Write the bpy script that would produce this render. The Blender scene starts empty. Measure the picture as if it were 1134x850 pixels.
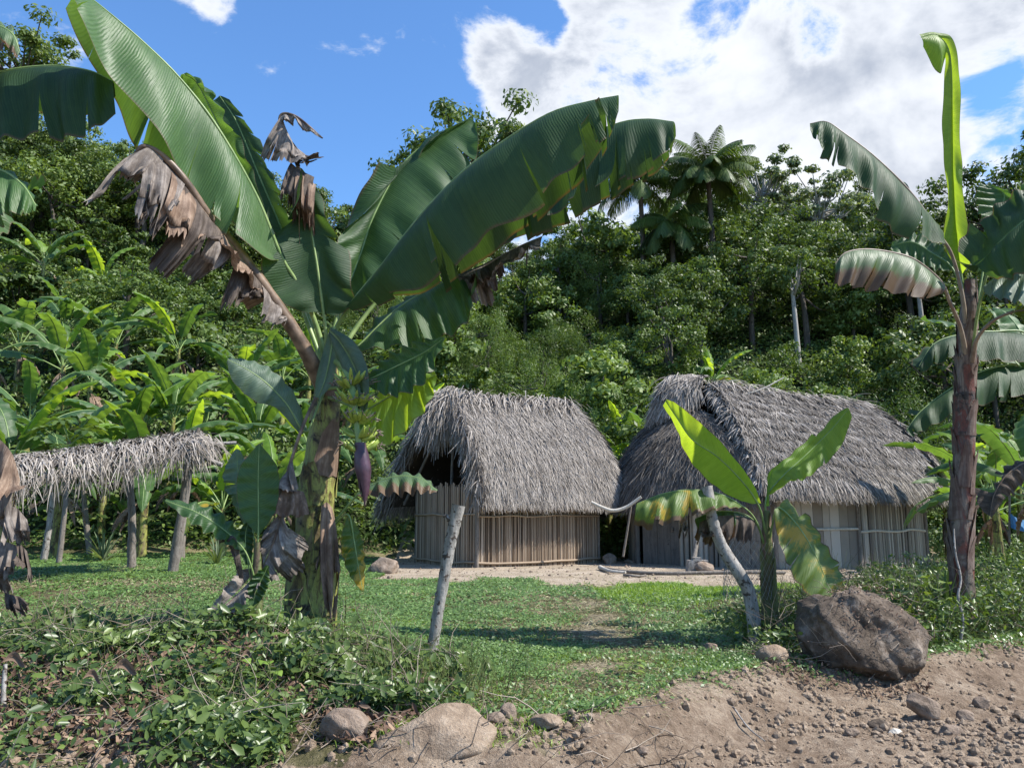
import bpy, bmesh, math, random
import numpy as np
from mathutils import Vector
R = math.radians
random.seed(7); rng = np.random.default_rng(7)

# ------------------------------------------------------------------ camera, world, sun, exposure
scn = bpy.context.scene
col = scn.collection
F = 900.0; PITCH = R(9.3); CAMH = 1.35
cam_d = bpy.data.cameras.new('camera'); cam = bpy.data.objects.new('camera', cam_d); col.objects.link(cam)
cam.location = (0, 0, CAMH); cam.rotation_euler = (R(90) + PITCH, 0, 0)
cam_d.sensor_fit = 'HORIZONTAL'; cam_d.sensor_width = 36; cam_d.lens = 36 * F / 1134
cam_d.clip_start = 0.1; cam_d.clip_end = 3000
scn.camera = cam
EL = R(49); AZ = math.atan2(0.97, -0.16)
SUN = Vector((math.sin(AZ) * math.cos(EL), math.cos(AZ) * math.cos(EL), math.sin(EL)))
sd = bpy.data.lights.new('sun', 'SUN'); sd.energy = 4.9; sd.angle = R(0.53); sd.color = (1.0, 0.955, 0.88)
so = bpy.data.objects.new('sun', sd); col.objects.link(so); so.location = (30, -10, 40)
so.rotation_euler = SUN.to_track_quat('Z', 'Y').to_euler()
vs = scn.view_settings
vs.view_transform = 'Standard'; vs.look = 'None'; vs.gamma = 1.0; vs.use_curve_mapping = False
scn.display_settings.display_device = 'sRGB'
vs.exposure = 0.84
SKY_STRENGTH = 0.115

def _dir(px, py):
    xc = (px - 567) / F; yc = (425 - py) / F
    return np.array([xc, math.cos(PITCH) - yc * math.sin(PITCH), math.sin(PITCH) + yc * math.cos(PITCH)])
def W(px, py, Y):
    d = _dir(px, py); k = Y / d[1]
    return np.array([d[0] * k, Y, CAMH + d[2] * k])

class NT:                                   # small node-tree helper
    def __init__(s, tree): s.t = tree; tree.nodes.clear()
    def n(s, typ, **kw):
        nd = s.t.nodes.new(typ)
        for k, v in kw.items():
            if k.startswith('_'): setattr(nd, k[1:], v)
            else:
                key = int(k[1:]) if k[0] == 'i' and k[1:].isdigit() else k.replace('__', ' ')
                sock = nd.inputs[key]
                if isinstance(v, bpy.types.NodeSocket): s.t.links.new(v, sock)
                else: sock.default_value = v
        return nd
    def l(s, a, b): s.t.links.new(a, b)
    def math(s, op, a, b=0.0, c=None, clamp=False):
        nd = s.t.nodes.new('ShaderNodeMath'); nd.operation = op; nd.use_clamp = clamp
        for i, v in enumerate([a, b] + ([c] if c is not None else [])):
            if isinstance(v, bpy.types.NodeSocket): s.t.links.new(v, nd.inputs[i])
            else: nd.inputs[i].default_value = v
        return nd.outputs[0]
    def smooth(s, x, a, b):
        nd = s.t.nodes.new('ShaderNodeMapRange'); nd.interpolation_type = 'SMOOTHSTEP'
        s.t.links.new(x, nd.inputs[0]); nd.inputs[1].default_value = a; nd.inputs[2].default_value = b
        return nd.outputs[0]
    def ramp(s, fac, stops):
        nd = s.t.nodes.new('ShaderNodeValToRGB'); e = nd.color_ramp.elements
        while len(e) > 1: e.remove(e[0])
        e[0].position = stops[0][0]; e[0].color = (*stops[0][1], 1)
        for p, c in stops[1:]:
            q = e.new(p); q.color = (*c, 1)
        s.t.links.new(fac, nd.inputs[0]); return nd.outputs[0]
    def mix(s, f, a, b, mode='MIX'):
        nd = s.t.nodes.new('ShaderNodeMix'); nd.data_type = 'RGBA'; nd.blend_type = mode
        for i, v in ((0, f), (6, a), (7, b)):
            if isinstance(v, bpy.types.NodeSocket): s.t.links.new(v, nd.inputs[i])
            else: nd.inputs[i].default_value = v if i == 0 else (*v, 1)
        return nd.outputs[2]
    def noise(s, vec, scale, detail=4, rough=0.55, dist=0.0):
        nd = s.t.nodes.new('ShaderNodeTexNoise'); nd.inputs['Scale'].default_value = scale
        nd.inputs['Detail'].default_value = detail; nd.inputs['Roughness'].default_value = rough
        nd.inputs['Distortion'].default_value = dist
        if vec is not None: s.t.links.new(vec, nd.inputs['Vector'])
        return nd.outputs[0]

world = bpy.data.worlds.new('World'); scn.world = world; world.use_nodes = True
w = NT(world.node_tree)
sky = w.n('ShaderNodeTexSky', _sky_type='NISHITA', _sun_disc=False, _sun_elevation=EL, _sun_rotation=AZ,
          _air_density=1.15, _dust_density=0.25, _ozone_density=2.6, _altitude=200)
tc = w.n('ShaderNodeTexCoord')
gen = tc.outputs['Generated']
def wmap(scale, off=(0, 0, 0)):
    m = w.n('ShaderNodeMapping'); w.l(gen, m.inputs[0]); m.inputs['Scale'].default_value = scale
    m.inputs['Location'].default_value = off; return m.outputs[0]
def blob(px, py, r0, r1, amp):
    d = _dir(px, py); d = d / np.linalg.norm(d)
    dp = w.n('ShaderNodeVectorMath', _operation='DOT_PRODUCT'); w.l(gen, dp.inputs[0]); dp.inputs[1].default_value = tuple(d)
    return w.math('MULTIPLY', w.smooth(dp.outputs['Value'], math.cos(R(r1)), math.cos(R(r0))), amp)
fb = w.noise(wmap((1, 1, 1.5), (3.1, 1.7, 0.4)), 5.5, 11, 0.62, 0.25)
fb2 = w.noise(wmap((1, 1, 1.6), (0.1, 5.7, 2.4)), 2.3, 6, 0.6)
cov = w.math('ADD', w.math('ADD', w.math('MULTIPLY', w.math('SUBTRACT', fb, 0.5), 1.9), 0.5), w.math('MULTIPLY', w.math('SUBTRACT', fb2, 0.5), 0.5))
for b in (blob(800, 110, 8, 17, 0.33), blob(1000, 200, 8, 16, 0.20), blob(1160, 60, 6, 16, 0.16), blob(560, 70, 1.2, 3.6, 0.30), blob(560, 255, 3, 9, 0.22),
          blob(228, -18, 0.5, 3.2, 0.36), blob(300, -90, 1.5, 6, 0.15), blob(250, 130, 3, 9, -0.2), blob(1500, 100, 14, 30, 0.25),
          blob(600, 30, 0.2, 2.2, -0.30), blob(905, 45, 0.2, 2.2, -0.28), blob(1105, 75, 0.4, 5.5, -0.34), blob(1112, 140, 0.4, 4.5, -0.28), blob(1070, 200, 0.2, 2.0, -0.22), blob(800, 5, 0.2, 2.5, -0.2)):
    cov = w.math('ADD', cov, b)
cov = w.math('SUBTRACT', cov, 0.155)
mask = w.smooth(cov, 0.47, 0.70)
shd = w.noise(wmap((1, 1, 1.3), (3.25, 1.62, 0.30)), 4.2, 7, 0.55, 0.2)
thick = w.smooth(cov, 0.56, 1.0)
dark = w.math('MULTIPLY', w.smooth(shd, 0.36, 0.60), thick)
ccol = w.mix(dark, (4.9, 5.1, 5.45), (2.3, 2.6, 3.2))
skyc = w.mix(1.0, sky.outputs[0], (0.66, 0.93, 1.20), 'MULTIPLY')
fin = w.mix(mask, skyc, ccol)
bg = w.n('ShaderNodeBackground'); w.l(fin, bg.inputs[0]); bg.inputs[1].default_value = SKY_STRENGTH
wo = w.n('ShaderNodeOutputWorld'); w.l(bg.outputs[0], wo.inputs[0])

# ------------------------------------------------------------------ noise
_T = rng.random((256, 256))
def vnoise(x, y):
    xi = np.floor(x).astype(int); yi = np.floor(y).astype(int); fx = x - xi; fy = y - yi
    fx = fx * fx * (3 - 2 * fx); fy = fy * fy * (3 - 2 * fy)
    a = _T[xi & 255, yi & 255]; b = _T[(xi + 1) & 255, yi & 255]; c = _T[xi & 255, (yi + 1) & 255]; d = _T[(xi + 1) & 255, (yi + 1) & 255]
    return (a * (1 - fx) + b * fx) * (1 - fy) + (c * (1 - fx) + d * fx) * fy
def fbm(x, y, sc=1.0, o=4, g=0.5):
    x = np.asarray(x, float) * sc; y = np.asarray(y, float) * sc; s = 0; a = 1; t = 0
    for i in range(o):
        s = s + a * vnoise(x + 17.3 * i, y - 9.1 * i); t += a; a *= g; x = x * 2.03; y = y * 2.03
    return s / t - 0.5
def sst(x, a, b):
    t = np.clip((np.asarray(x, float) - a) / (b - a), 0, 1); return t * t * (3 - 2 * t)

# ------------------------------------------------------------------ mesh builder
class MB:
    def __init__(s): s.v = []; s.q = []; s.t = []; s.uv = []; s.qm = []; s.tm = []; s.n = 0
    def add(s, V, Q=None, T=None, UV=None, m=0):
        V = np.asarray(V, float).reshape(-1, 3)
        s.v.append(V); s.uv.append(np.zeros((len(V), 2)) if UV is None else np.asarray(UV, float).reshape(-1, 2))
        if Q is not None and len(Q): Q = np.asarray(Q, int).reshape(-1, 4) + s.n; s.q.append(Q); s.qm.append(np.full(len(Q), m))
        if T is not None and len(T): T = np.asarray(T, int).reshape(-1, 3) + s.n; s.t.append(T); s.tm.append(np.full(len(T), m))
        s.n += len(V)
    def grid(s, P, UV=None, m=0, closed=False):     # P (a, b, 3)
        a, b = P.shape[:2]; i = np.arange(a * b).reshape(a, b)
        if closed: j = np.roll(i, -1, 1); Q = np.stack([i[:-1], j[:-1], j[1:], i[1:]], -1)
        else: Q = np.stack([i[:-1, :-1], i[:-1, 1:], i[1:, 1:], i[1:, :-1]], -1)
        s.add(P, Q.reshape(-1, 4), None, UV, m)
    def tube(s, pts, rad, seg=8, m=0, jit=0.0, n=None, cap=True):
        pts = np.asarray(pts, float)
        if n: 
            rad = np.interp(np.linspace(0, 1, n), np.linspace(0, 1, len(rad)) if np.ndim(rad) else [0, 1], rad if np.ndim(rad) else [rad, rad]); pts = cr(pts, n)
        if np.ndim(rad) and len(rad) != len(pts): rad = np.interp(np.linspace(0, 1, len(pts)), np.linspace(0, 1, len(rad)), rad)
        rad = np.broadcast_to(rad, (len(pts),)).astype(float)
        T = np.gradient(pts, axis=0); T /= np.linalg.norm(T, axis=1)[:, None] + 1e-9
        u = np.cross(T[0], [0.13, 0.9, 0.31]); 
        if np.linalg.norm(u) < 0.1: u = np.cross(T[0], [1, 0, 0])
        U = []
        for t in T:
            u = u - t * np.dot(u, t); u = u / (np.linalg.norm(u) + 1e-9); U.append(u)
        U = np.array(U); Vv = np.cross(T, U); th = np.linspace(0, 2 * math.pi, seg, endpoint=False)
        L = np.concatenate([[0], np.cumsum(np.linalg.norm(np.diff(pts, axis=0), axis=1))])
        rr = rad[:, None] * (1 + jit * (rng.random((len(pts), seg)) - 0.5) * 2)
        P = pts[:, None] + rr[..., None] * (np.cos(th)[None, :, None] * U[:, None] + np.sin(th)[None, :, None] * Vv[:, None])
        uv = np.stack([np.broadcast_to(th / 6.283, rr.shape), np.broadcast_to(L[:, None], rr.shape)], -1)
        s.grid(P, uv, m, closed=True)
        if cap:
            for row, cen in ((P[0], pts[0]), (P[-1], pts[-1])):
                V = np.vstack([row, cen[None]]); k = np.arange(seg)
                s.add(V, None, np.stack([k, (k + 1) % seg, np.full(seg, seg)], -1), np.tile([[0.5, L[-1]]], (seg + 1, 1)), m)
    def box(s, c, a, b, h, m=0):        # centre, three half-axis vectors
        c, a, b, h = map(lambda q: np.asarray(q, float), (c, a, b, h))
        V = [c + i * a + j * b + k * h for i in (-1, 1) for j in (-1, 1) for k in (-1, 1)]
        s.add(V, [(0, 1, 3, 2), (4, 6, 7, 5), (0, 4, 5, 1), (2, 3, 7, 6), (0, 2, 6, 4), (1, 5, 7, 3)], m=m)
    def build(s, name, mats, parent=None, smooth=True, loc=None):
        V = np.concatenate(s.v); UV = np.concatenate(s.uv)
        if loc is not None: V = V - np.asarray(loc)
        Q = np.concatenate(s.q) if s.q else np.zeros((0, 4), int); T = np.concatenate(s.t) if s.t else np.zeros((0, 3), int)
        me = bpy.data.meshes.new(name); me.vertices.add(len(V)); me.vertices.foreach_set('co', V.astype(np.float32).ravel())
        lv = np.concatenate([Q.ravel(), T.ravel()]).astype(np.int32)
        me.loops.add(len(lv)); me.loops.foreach_set('vertex_index', lv)
        nq, nt = len(Q), len(T); me.polygons.add(nq + nt)
        me.polygons.foreach_set('loop_start', np.concatenate([np.arange(nq) * 4, nq * 4 + np.arange(nt) * 3]).astype(np.int32))
        me.polygons.foreach_set('loop_total', np.concatenate([np.full(nq, 4), np.full(nt, 3)]).astype(np.int32))
        mi = np.concatenate([np.concatenate(s.qm) if s.qm else np.zeros(0), np.concatenate(s.tm) if s.tm else np.zeros(0)]).astype(np.int32)
        me.polygons.foreach_set('material_index', mi)
        me.polygons.foreach_set('use_smooth', np.full(nq + nt, smooth))
        ul = me.uv_layers.new(name='UVMap'); ul.data.foreach_set('uv', UV[lv].astype(np.float32).ravel())
        me.update(calc_edges=True)
        for m in (mats if isinstance(mats, (list, tuple)) else [mats]): me.materials.append(m)
        o = bpy.data.objects.new(name, me); col.objects.link(o)
        if loc is not None and parent is None: o.location = tuple(loc)
        if parent: o.parent = parent
        return o

def cr(pts, n):                        # Catmull-Rom resample
    P = np.asarray(pts, float)
    if len(P) < 3: t = np.linspace(0, 1, n)[:, None]; return P[0] * (1 - t) + P[-1] * t
    P = np.vstack([2 * P[0] - P[1], P, 2 * P[-1] - P[-2]]); k = len(P) - 3
    t = np.linspace(0, k - 1e-6, n); i = t.astype(int); f = (t - i)[:, None]
    a, b, c, d = P[i], P[i + 1], P[i + 2], P[i + 3]
    return 0.5 * (2 * b + (c - a) * f + (2 * a - 5 * b + 4 * c - d) * f ** 2 + (3 * b - 3 * c + d - a) * f ** 3)
def unit(v): v = np.asarray(v, float); return v / (np.linalg.norm(v, axis=-1, keepdims=True) + 1e-9)

def tag(o, label=None, cat=None, group=None, kind=None):
    for k, v in (('label', label), ('category', cat), ('group', group), ('kind', kind)):
        if v: o[k] = v
    return o
def thing(name, label, cat, loc, group=None):
    o = bpy.data.objects.new(name, None); col.objects.link(o); o.location = tuple(float(q) for q in loc)
    o.empty_display_size = 0.2
    return tag(o, label, cat, group)
def copy_tree(o, loc=None, rz=None, sc=None, label=None, parent=None):
    c = o.copy(); col.objects.link(c)
    if parent is not None: c.parent = parent
    if loc is not None: c.location = tuple(float(q) for q in loc)
    if rz is not None: c.rotation_euler.z = rz
    if sc is not None: c.scale = (sc, sc, sc)
    if label: c['label'] = label
    for ch in kids.get(o.name, []):
        copy_tree(ch, parent=c)
    return c
kids = {}
def reg(root, parts): kids.setdefault(root.name, []).extend(parts)

# ------------------------------------------------------------------ materials
def newmat(name):
    m = bpy.data.materials.new(name); m.use_nodes = True; return m, NT(m.node_tree)
def finish(t, shader):
    o = t.n('ShaderNodeOutputMaterial'); t.l(shader, o.inputs[0])
def pbsdf(t, colr, rough=0.6, spec=0.4, bump=None, bstr=0.3, bdist=0.02):
    p = t.n('ShaderNodeBsdfPrincipled')
    if isinstance(colr, bpy.types.NodeSocket): t.l(colr, p.inputs['Base Color'])
    else: p.inputs['Base Color'].default_value = (*colr, 1)
    if isinstance(rough, bpy.types.NodeSocket): t.l(rough, p.inputs['Roughness'])
    else: p.inputs['Roughness'].default_value = rough
    p.inputs['Specular IOR Level'].default_value = spec
    if bump is not None:
        b = t.n('ShaderNodeBump'); t.l(bump, b.inputs['Height']); b.inputs['Strength'].default_value = bstr; b.inputs['Distance'].default_value = bdist
        t.l(b.outputs[0], p.inputs['Normal'])
    return p
def with_trans(t, p, colr, fac):
    tr = t.n('ShaderNodeBsdfTranslucent')
    if isinstance(colr, bpy.types.NodeSocket): t.l(colr, tr.inputs[0])
    else: tr.inputs[0].default_value = (*colr, 1)
    mx = t.n('ShaderNodeMixShader'); mx.inputs[0].default_value = fac; t.l(p.outputs[0], mx.inputs[1]); t.l(tr.outputs[0], mx.inputs[2])
    return mx.outputs[0]

def banana_mat(name, c0, c1, tcol, trans=0.35, edge=0.012, patch=0.0, rough=0.42, spec=0.45, burn=0.0):
    m, t = newmat(name)
    tc = t.n('ShaderNodeTexCoord'); uv = tc.outputs['UV']; sep = t.n('ShaderNodeSeparateXYZ'); t.l(uv, sep.inputs[0])
    u, v = sep.outputs[0], sep.outputs[1]; av = t.math('ABSOLUTE', v)
    oi = t.n('ShaderNodeObjectInfo')
    n1 = t.noise(tc.outputs['Object'], 3.0, 4, 0.6); n2 = t.noise(tc.outputs['Object'], 22.0, 4, 0.6)
    uu = t.math('ADD', t.math('SUBTRACT', u, t.math('MULTIPLY', t.math('POWER', av, 1.6), 0.09)), t.math('MULTIPLY', n1, 0.05))
    fine = t.math('SINE', t.math('MULTIPLY', uu, 2 * math.pi / 0.022))
    cb = t.n('ShaderNodeCombineXYZ'); t.l(t.math('MULTIPLY', uu, 26.0), cb.inputs[0]); t.l(t.math('MULTIPLY', v, 1.2), cb.inputs[1])
    streak = t.noise(cb.outputs[0], 1.0, 3, 0.7)
    cf = t.math('ADD', t.math('MULTIPLY', n1, 0.55), t.math('MULTIPLY', streak, 0.6))
    cf = t.math('ADD', cf, t.math('MULTIPLY', t.math('MULTIPLY', fine, n1), 0.11))
    cf = t.math('ADD', cf, t.math('MULTIPLY', t.math('SUBTRACT', oi.outputs['Random'], 0.5), 0.35))
    base = t.ramp(cf, [(0.30, c0), (0.85, c1)])
    spots = t.smooth(t.noise(tc.outputs['Object'], 60.0, 3, 0.6), 0.70, 0.76)
    base = t.mix(t.math('MULTIPLY', spots, 0.5), base, (0.16, 0.12, 0.05))
    # pale line beside the midrib
    base = t.mix(t.math('MULTIPLY', t.math('SUBTRACT', 1.0, t.smooth(av, 0.0, 0.05)), 0.5), base, tuple(min(1, q * 1.8 + 0.04) for q in c1))
    if patch > 0:
        base = t.mix(t.smooth(t.math('ADD', n1, t.math('MULTIPLY', streak, 0.35)), 0.83 - patch, 0.95 - patch), base, (0.36, 0.26, 0.035))
    em = t.smooth(t.math('ADD', av, t.math('MULTIPLY', t.math('SUBTRACT', n2, 0.5), 0.03 + 0.6 * burn)), 1.0 - edge - 0.03 - burn, 1.0 - edge + 0.03 - burn * 0.7)
    base = t.mix(em, base, (0.13, 0.085, 0.05))
    bh = t.math('ADD', t.math('MULTIPLY', t.math('MULTIPLY', fine, n1), 0.62), t.math('MULTIPLY', streak, 2.6))
    ro = t.math('ADD', rough, t.math('MULTIPLY', n2, 0.15))
    p = pbsdf(t, base, ro, spec, bh, 0.5, 0.004)
    tm = t.mix(em, t.mix(1.0, base, tcol, 'MULTIPLY'), (0.10, 0.05, 0.02))
    finish(t, with_trans(t, p, tm, trans)); return m
M = {}
TC = (3.0, 2.6, 0.9)
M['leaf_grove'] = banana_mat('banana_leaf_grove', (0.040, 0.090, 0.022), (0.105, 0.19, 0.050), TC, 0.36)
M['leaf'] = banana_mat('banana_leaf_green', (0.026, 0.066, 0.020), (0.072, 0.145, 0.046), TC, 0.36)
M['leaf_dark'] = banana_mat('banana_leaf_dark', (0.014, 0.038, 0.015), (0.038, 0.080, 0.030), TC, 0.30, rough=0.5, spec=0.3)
M['leaf_bright'] = banana_mat('banana_leaf_young', (0.10, 0.20, 0.022), (0.20, 0.33, 0.05), (2.8, 2.2, 0.8), 0.5, edge=0.01)
M['leaf_blue'] = banana_mat('banana_leaf_waxy', (0.055, 0.095, 0.065), (0.12, 0.18, 0.125), TC, 0.25, rough=0.5)
M['leaf_yellow'] = banana_mat('banana_leaf_yellowing', (0.050, 0.105, 0.022), (0.14, 0.20, 0.040), (2.2, 1.8, 0.7), 0.38, patch=0.17, burn=0.0, edge=0.03)
M['leaf_fading'] = banana_mat('banana_leaf_fading', (0.045, 0.10, 0.022), (0.13, 0.20, 0.045), (2.2, 1.9, 0.7), 0.38, patch=0.11, burn=0.10, edge=0.04)
M['leaf_burnt'] = banana_mat('banana_leaf_burnt_edge', (0.045, 0.085, 0.035), (0.10, 0.16, 0.070), TC, 0.28, edge=0.05, burn=0.42)

def dead_mat(name, a, b, trans=0.12):
    m, t = newmat(name); tc = t.n('ShaderNodeTexCoord')
    mp = t.n('ShaderNodeMapping'); t.l(tc.outputs['UV'], mp.inputs[0]); mp.inputs['Scale'].default_value = (40, 3, 1)
    n = t.noise(mp.outputs[0], 1.0, 5, 0.7); n2 = t.noise(tc.outputs['Object'], 5, 5, 0.65)
    f = t.math('ADD', t.math('MULTIPLY', n, 0.6), t.math('MULTIPLY', n2, 0.5))
    c = t.ramp(f, [(0.32, tuple(q * 0.45 for q in a)), (0.52, a), (0.75, b)])
    p = pbsdf(t, c, 0.8, 0.2, t.math('ADD', n, n2), 0.7, 0.012)
    finish(t, with_trans(t, p, c, trans)); return m
M['dead'] = dead_mat('dead_leaf_brown', (0.18, 0.12, 0.085), (0.42, 0.31, 0.23))
M['dead_grey'] = dead_mat('dead_leaf_grey', (0.15, 0.125, 0.108), (0.43, 0.375, 0.33))
M['dead_dark'] = dead_mat('dead_leaf_dark', (0.075, 0.058, 0.047), (0.18, 0.145, 0.12))

M['sheath'] = dead_mat('peeling_sheath', (0.13, 0.085, 0.068), (0.30, 0.25, 0.21))

def midrib_mat(name, a, b):
    m, t = newmat(name); tc = t.n('ShaderNodeTexCoord'); n = t.noise(tc.outputs['Object'], 9, 4)
    c = t.ramp(n, [(0.3, a), (0.7, b)]); p = pbsdf(t, c, 0.45, 0.4, n, 0.2, 0.01); finish(t, p.outputs[0]); return m
M['rib'] = midrib_mat('midrib_pale_green', (0.12, 0.20, 0.055), (0.25, 0.33, 0.12))
M['rib_pink'] = midrib_mat('midrib_pinkish', (0.16, 0.11, 0.085), (0.30, 0.24, 0.18))
M['rib_brown'] = stem_mat('midrib_dry', [(0.32, (0.06, 0.035, 0.022)), (0.5, (0.19, 0.12, 0.075)), (0.7, (0.34, 0.26, 0.18))], (0.07, 0.045, 0.03), 0.54) if False else midrib_mat('midrib_dry', (0.055, 0.034, 0.022), (0.25, 0.17, 0.11))

def stem_mat(name, stops, dark, dk=0.5, sx=3.0, sy=1.2):
    m, t = newmat(name); tc = t.n('ShaderNodeTexCoord')
    mp = t.n('ShaderNodeMapping'); t.l(tc.outputs['Object'], mp.inputs[0]); mp.inputs['Scale'].default_value = (sx * 2.6, sx * 2.6, sy * 1.6)
    n = t.noise(mp.outputs[0], 1.0, 6, 0.65, 0.6); n2 = t.noise(tc.outputs['Object'], 7, 6, 0.7, 0.4)
    c = t.ramp(n, stops); c = t.mix(t.smooth(n2, dk, dk + 0.14), c, dark)
    p = pbsdf(t, c, 0.55, 0.35, t.math('ADD', n, n2), 0.6, 0.03); finish(t, p.outputs[0]); return m
M['stem'] = stem_mat('pseudostem_green_brown', [(0.34, (0.045, 0.030, 0.016)), (0.44, (0.13, 0.10, 0.035)), (0.52, (0.27, 0.29, 0.07)), (0.60, (0.17, 0.15, 0.055)), (0.72, (0.26, 0.20, 0.12))], (0.025, 0.018, 0.012), 0.50)
M['stem_red'] = stem_mat('pseudostem_reddish', [(0.30, (0.035, 0.022, 0.018)), (0.42, (0.15, 0.045, 0.028)), (0.50, (0.10, 0.065, 0.05)), (0.60, (0.22, 0.17, 0.13)), (0.75, (0.14, 0.15, 0.07))], (0.035, 0.026, 0.020), 0.52)
M['stem_young'] = stem_mat('pseudostem_young', [(0.36, (0.09, 0.065, 0.04)), (0.5, (0.10, 0.12, 0.04)), (0.7, (0.17, 0.20, 0.07))], (0.10, 0.075, 0.05), 0.52)

def wood_mat(name, a, b, spots, sp=0.55, sc=1.0):
    m, t = newmat(name); tc = t.n('ShaderNodeTexCoord')
    mp = t.n('ShaderNodeMapping'); t.l(tc.outputs['Object'], mp.inputs[0]); mp.inputs['Scale'].default_value = (14 * sc, 14 * sc, 3 * sc)
    n = t.noise(mp.outputs[0], 1.6, 6, 0.7, 0.3); n2 = t.noise(tc.outputs['Object'], 16 * sc, 5, 0.65)
    c = t.ramp(n, [(0.3, a), (0.7, b)]); c = t.mix(t.smooth(n2, sp, sp + 0.07), c, spots)
    p = pbsdf(t, c, 0.8, 0.2, t.math('ADD', n, n2), 0.7, 0.015); finish(t, p.outputs[0]); return m
M['post'] = wood_mat('weathered_pale_bark', (0.15, 0.135, 0.118), (0.40, 0.375, 0.345), (0.07, 0.055, 0.045), 0.545)
M['wood'] = wood_mat('grey_brown_wood', (0.10, 0.085, 0.07), (0.25, 0.22, 0.19), (0.05, 0.04, 0.03), 0.6)
M['pole'] = wood_mat('pale_pole', (0.38, 0.34, 0.28), (0.58, 0.54, 0.47), (0.16, 0.12, 0.09), 0.66)
M['bark'] = wood_mat('tree_bark', (0.05, 0.042, 0.035), (0.14, 0.12, 0.10), (0.03, 0.025, 0.02), 0.6, 0.3)
M['bark_pale'] = wood_mat('pale_tree_bark', (0.22, 0.21, 0.19), (0.40, 0.38, 0.35), (0.1, 0.09, 0.08), 0.62, 0.3)
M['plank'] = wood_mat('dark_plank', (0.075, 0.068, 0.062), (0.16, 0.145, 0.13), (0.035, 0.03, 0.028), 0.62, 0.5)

def strand_mat(name, stops, bump=0.5, nsc=1.2, namp=0.35, trans=0.0, rough=0.85):
    m, t = newmat(name); g = t.n('ShaderNodeNewGeometry'); tc = t.n('ShaderNodeTexCoord')
    n = t.noise(tc.outputs['Object'], nsc, 4, 0.6)
    f = t.math('ADD', t.math('MULTIPLY', g.outputs['Random Per Island'], 1 - namp), t.math('MULTIPLY', n, namp))
    c = t.ramp(f, stops); p = pbsdf(t, c, rough, 0.2)
    finish(t, with_trans(t, p, c, trans) if trans else p.outputs[0]); return m
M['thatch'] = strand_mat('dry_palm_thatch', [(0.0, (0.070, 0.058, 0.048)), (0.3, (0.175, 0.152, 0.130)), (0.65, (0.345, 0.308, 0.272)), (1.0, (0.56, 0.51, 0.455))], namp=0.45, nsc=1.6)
M['thatch_dark'] = strand_mat('darker_palm_thatch', [(0.0, (0.045, 0.037, 0.030)), (0.5, (0.125, 0.108, 0.092)), (1.0, (0.30, 0.27, 0.235))], namp=0.45, nsc=1.6)  # darker copy of the thatch; on the end slopes it stands for shade
M['cane'] = strand_mat('split_cane', [(0.0, (0.07, 0.045, 0.030)), (0.3, (0.21, 0.150, 0.102)), (0.7, (0.38, 0.295, 0.215)), (1.0, (0.56, 0.46, 0.36))], namp=0.25, nsc=2)
M['cane_grey'] = strand_mat('grey_split_cane', [(0.0, (0.12, 0.10, 0.085)), (0.5, (0.29, 0.255, 0.21)), (1.0, (0.50, 0.45, 0.39))], namp=0.25, nsc=2)
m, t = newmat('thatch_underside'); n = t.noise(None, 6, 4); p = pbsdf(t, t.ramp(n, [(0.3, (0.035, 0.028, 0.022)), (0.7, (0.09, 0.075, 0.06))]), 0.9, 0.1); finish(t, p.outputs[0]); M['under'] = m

def foliage_mat(name, stops, trans=0.22, tmul=(2.2, 2.2, 0.8), rough=0.5, spec=0.35, nsc=0.5):
    m, t = newmat(name); g = t.n('ShaderNodeNewGeometry'); tc = t.n('ShaderNodeTexCoord'); oi = t.n('ShaderNodeObjectInfo')
    n = t.noise(tc.outputs['Object'], nsc, 3, 0.6)
    f = t.math('ADD', t.math('MULTIPLY', g.outputs['Random Per Island'], 0.45), t.math('MULTIPLY', n, 0.5))
    f = t.math('ADD', f, t.math('MULTIPLY', t.math('SUBTRACT', oi.outputs['Random'], 0.5), 0.45))
    c = t.ramp(f, stops); p = pbsdf(t, c, rough, spec)
    finish(t, with_trans(t, p, t.mix(1.0, c, tmul, 'MULTIPLY'), trans)); return m
M['fol_dark'] = foliage_mat('foliage_dark', [(0.1, (0.034, 0.058, 0.015)), (0.55, (0.074, 0.116, 0.028)), (0.95, (0.135, 0.182, 0.048))])
M['fol_mid'] = foliage_mat('foliage_mid', [(0.1, (0.040, 0.072, 0.016)), (0.55, (0.092, 0.142, 0.030)), (0.95, (0.16, 0.215, 0.052))])
M['fol_light'] = foliage_mat('foliage_light', [(0.1, (0.060, 0.10, 0.022)), (0.55, (0.115, 0.175, 0.042)), (0.95, (0.20, 0.26, 0.075))])
M['fol_pale'] = foliage_mat('foliage_pale', [(0.1, (0.06, 0.09, 0.04)), (0.55, (0.11, 0.15, 0.075)), (0.95, (0.18, 0.22, 0.12))])
M['lawn'] = foliage_mat('lawn_leaves', [(0.05, (0.040, 0.075, 0.022)), (0.4, (0.085, 0.150, 0.040)), (0.62, (0.14, 0.225, 0.065)), (0.8, (0.25, 0.32, 0.12)), (1.0, (0.42, 0.42, 0.24))], 0.15, nsc=0.9, rough=0.38)
M['grass'] = foliage_mat('grass_blades', [(0.05, (0.09, 0.15, 0.025)), (0.5, (0.16, 0.26, 0.04)), (0.85, (0.24, 0.33, 0.07)), (1.0, (0.36, 0.32, 0.14))], 0.25, nsc=1.2)
M['weed'] = foliage_mat('weed_leaves', [(0.05, (0.04, 0.075, 0.025)), (0.4, (0.105, 0.155, 0.038)), (0.7, (0.19, 0.255, 0.062)), (1.0, (0.32, 0.37, 0.15))], 0.25, nsc=2.0, rough=0.36)
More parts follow.
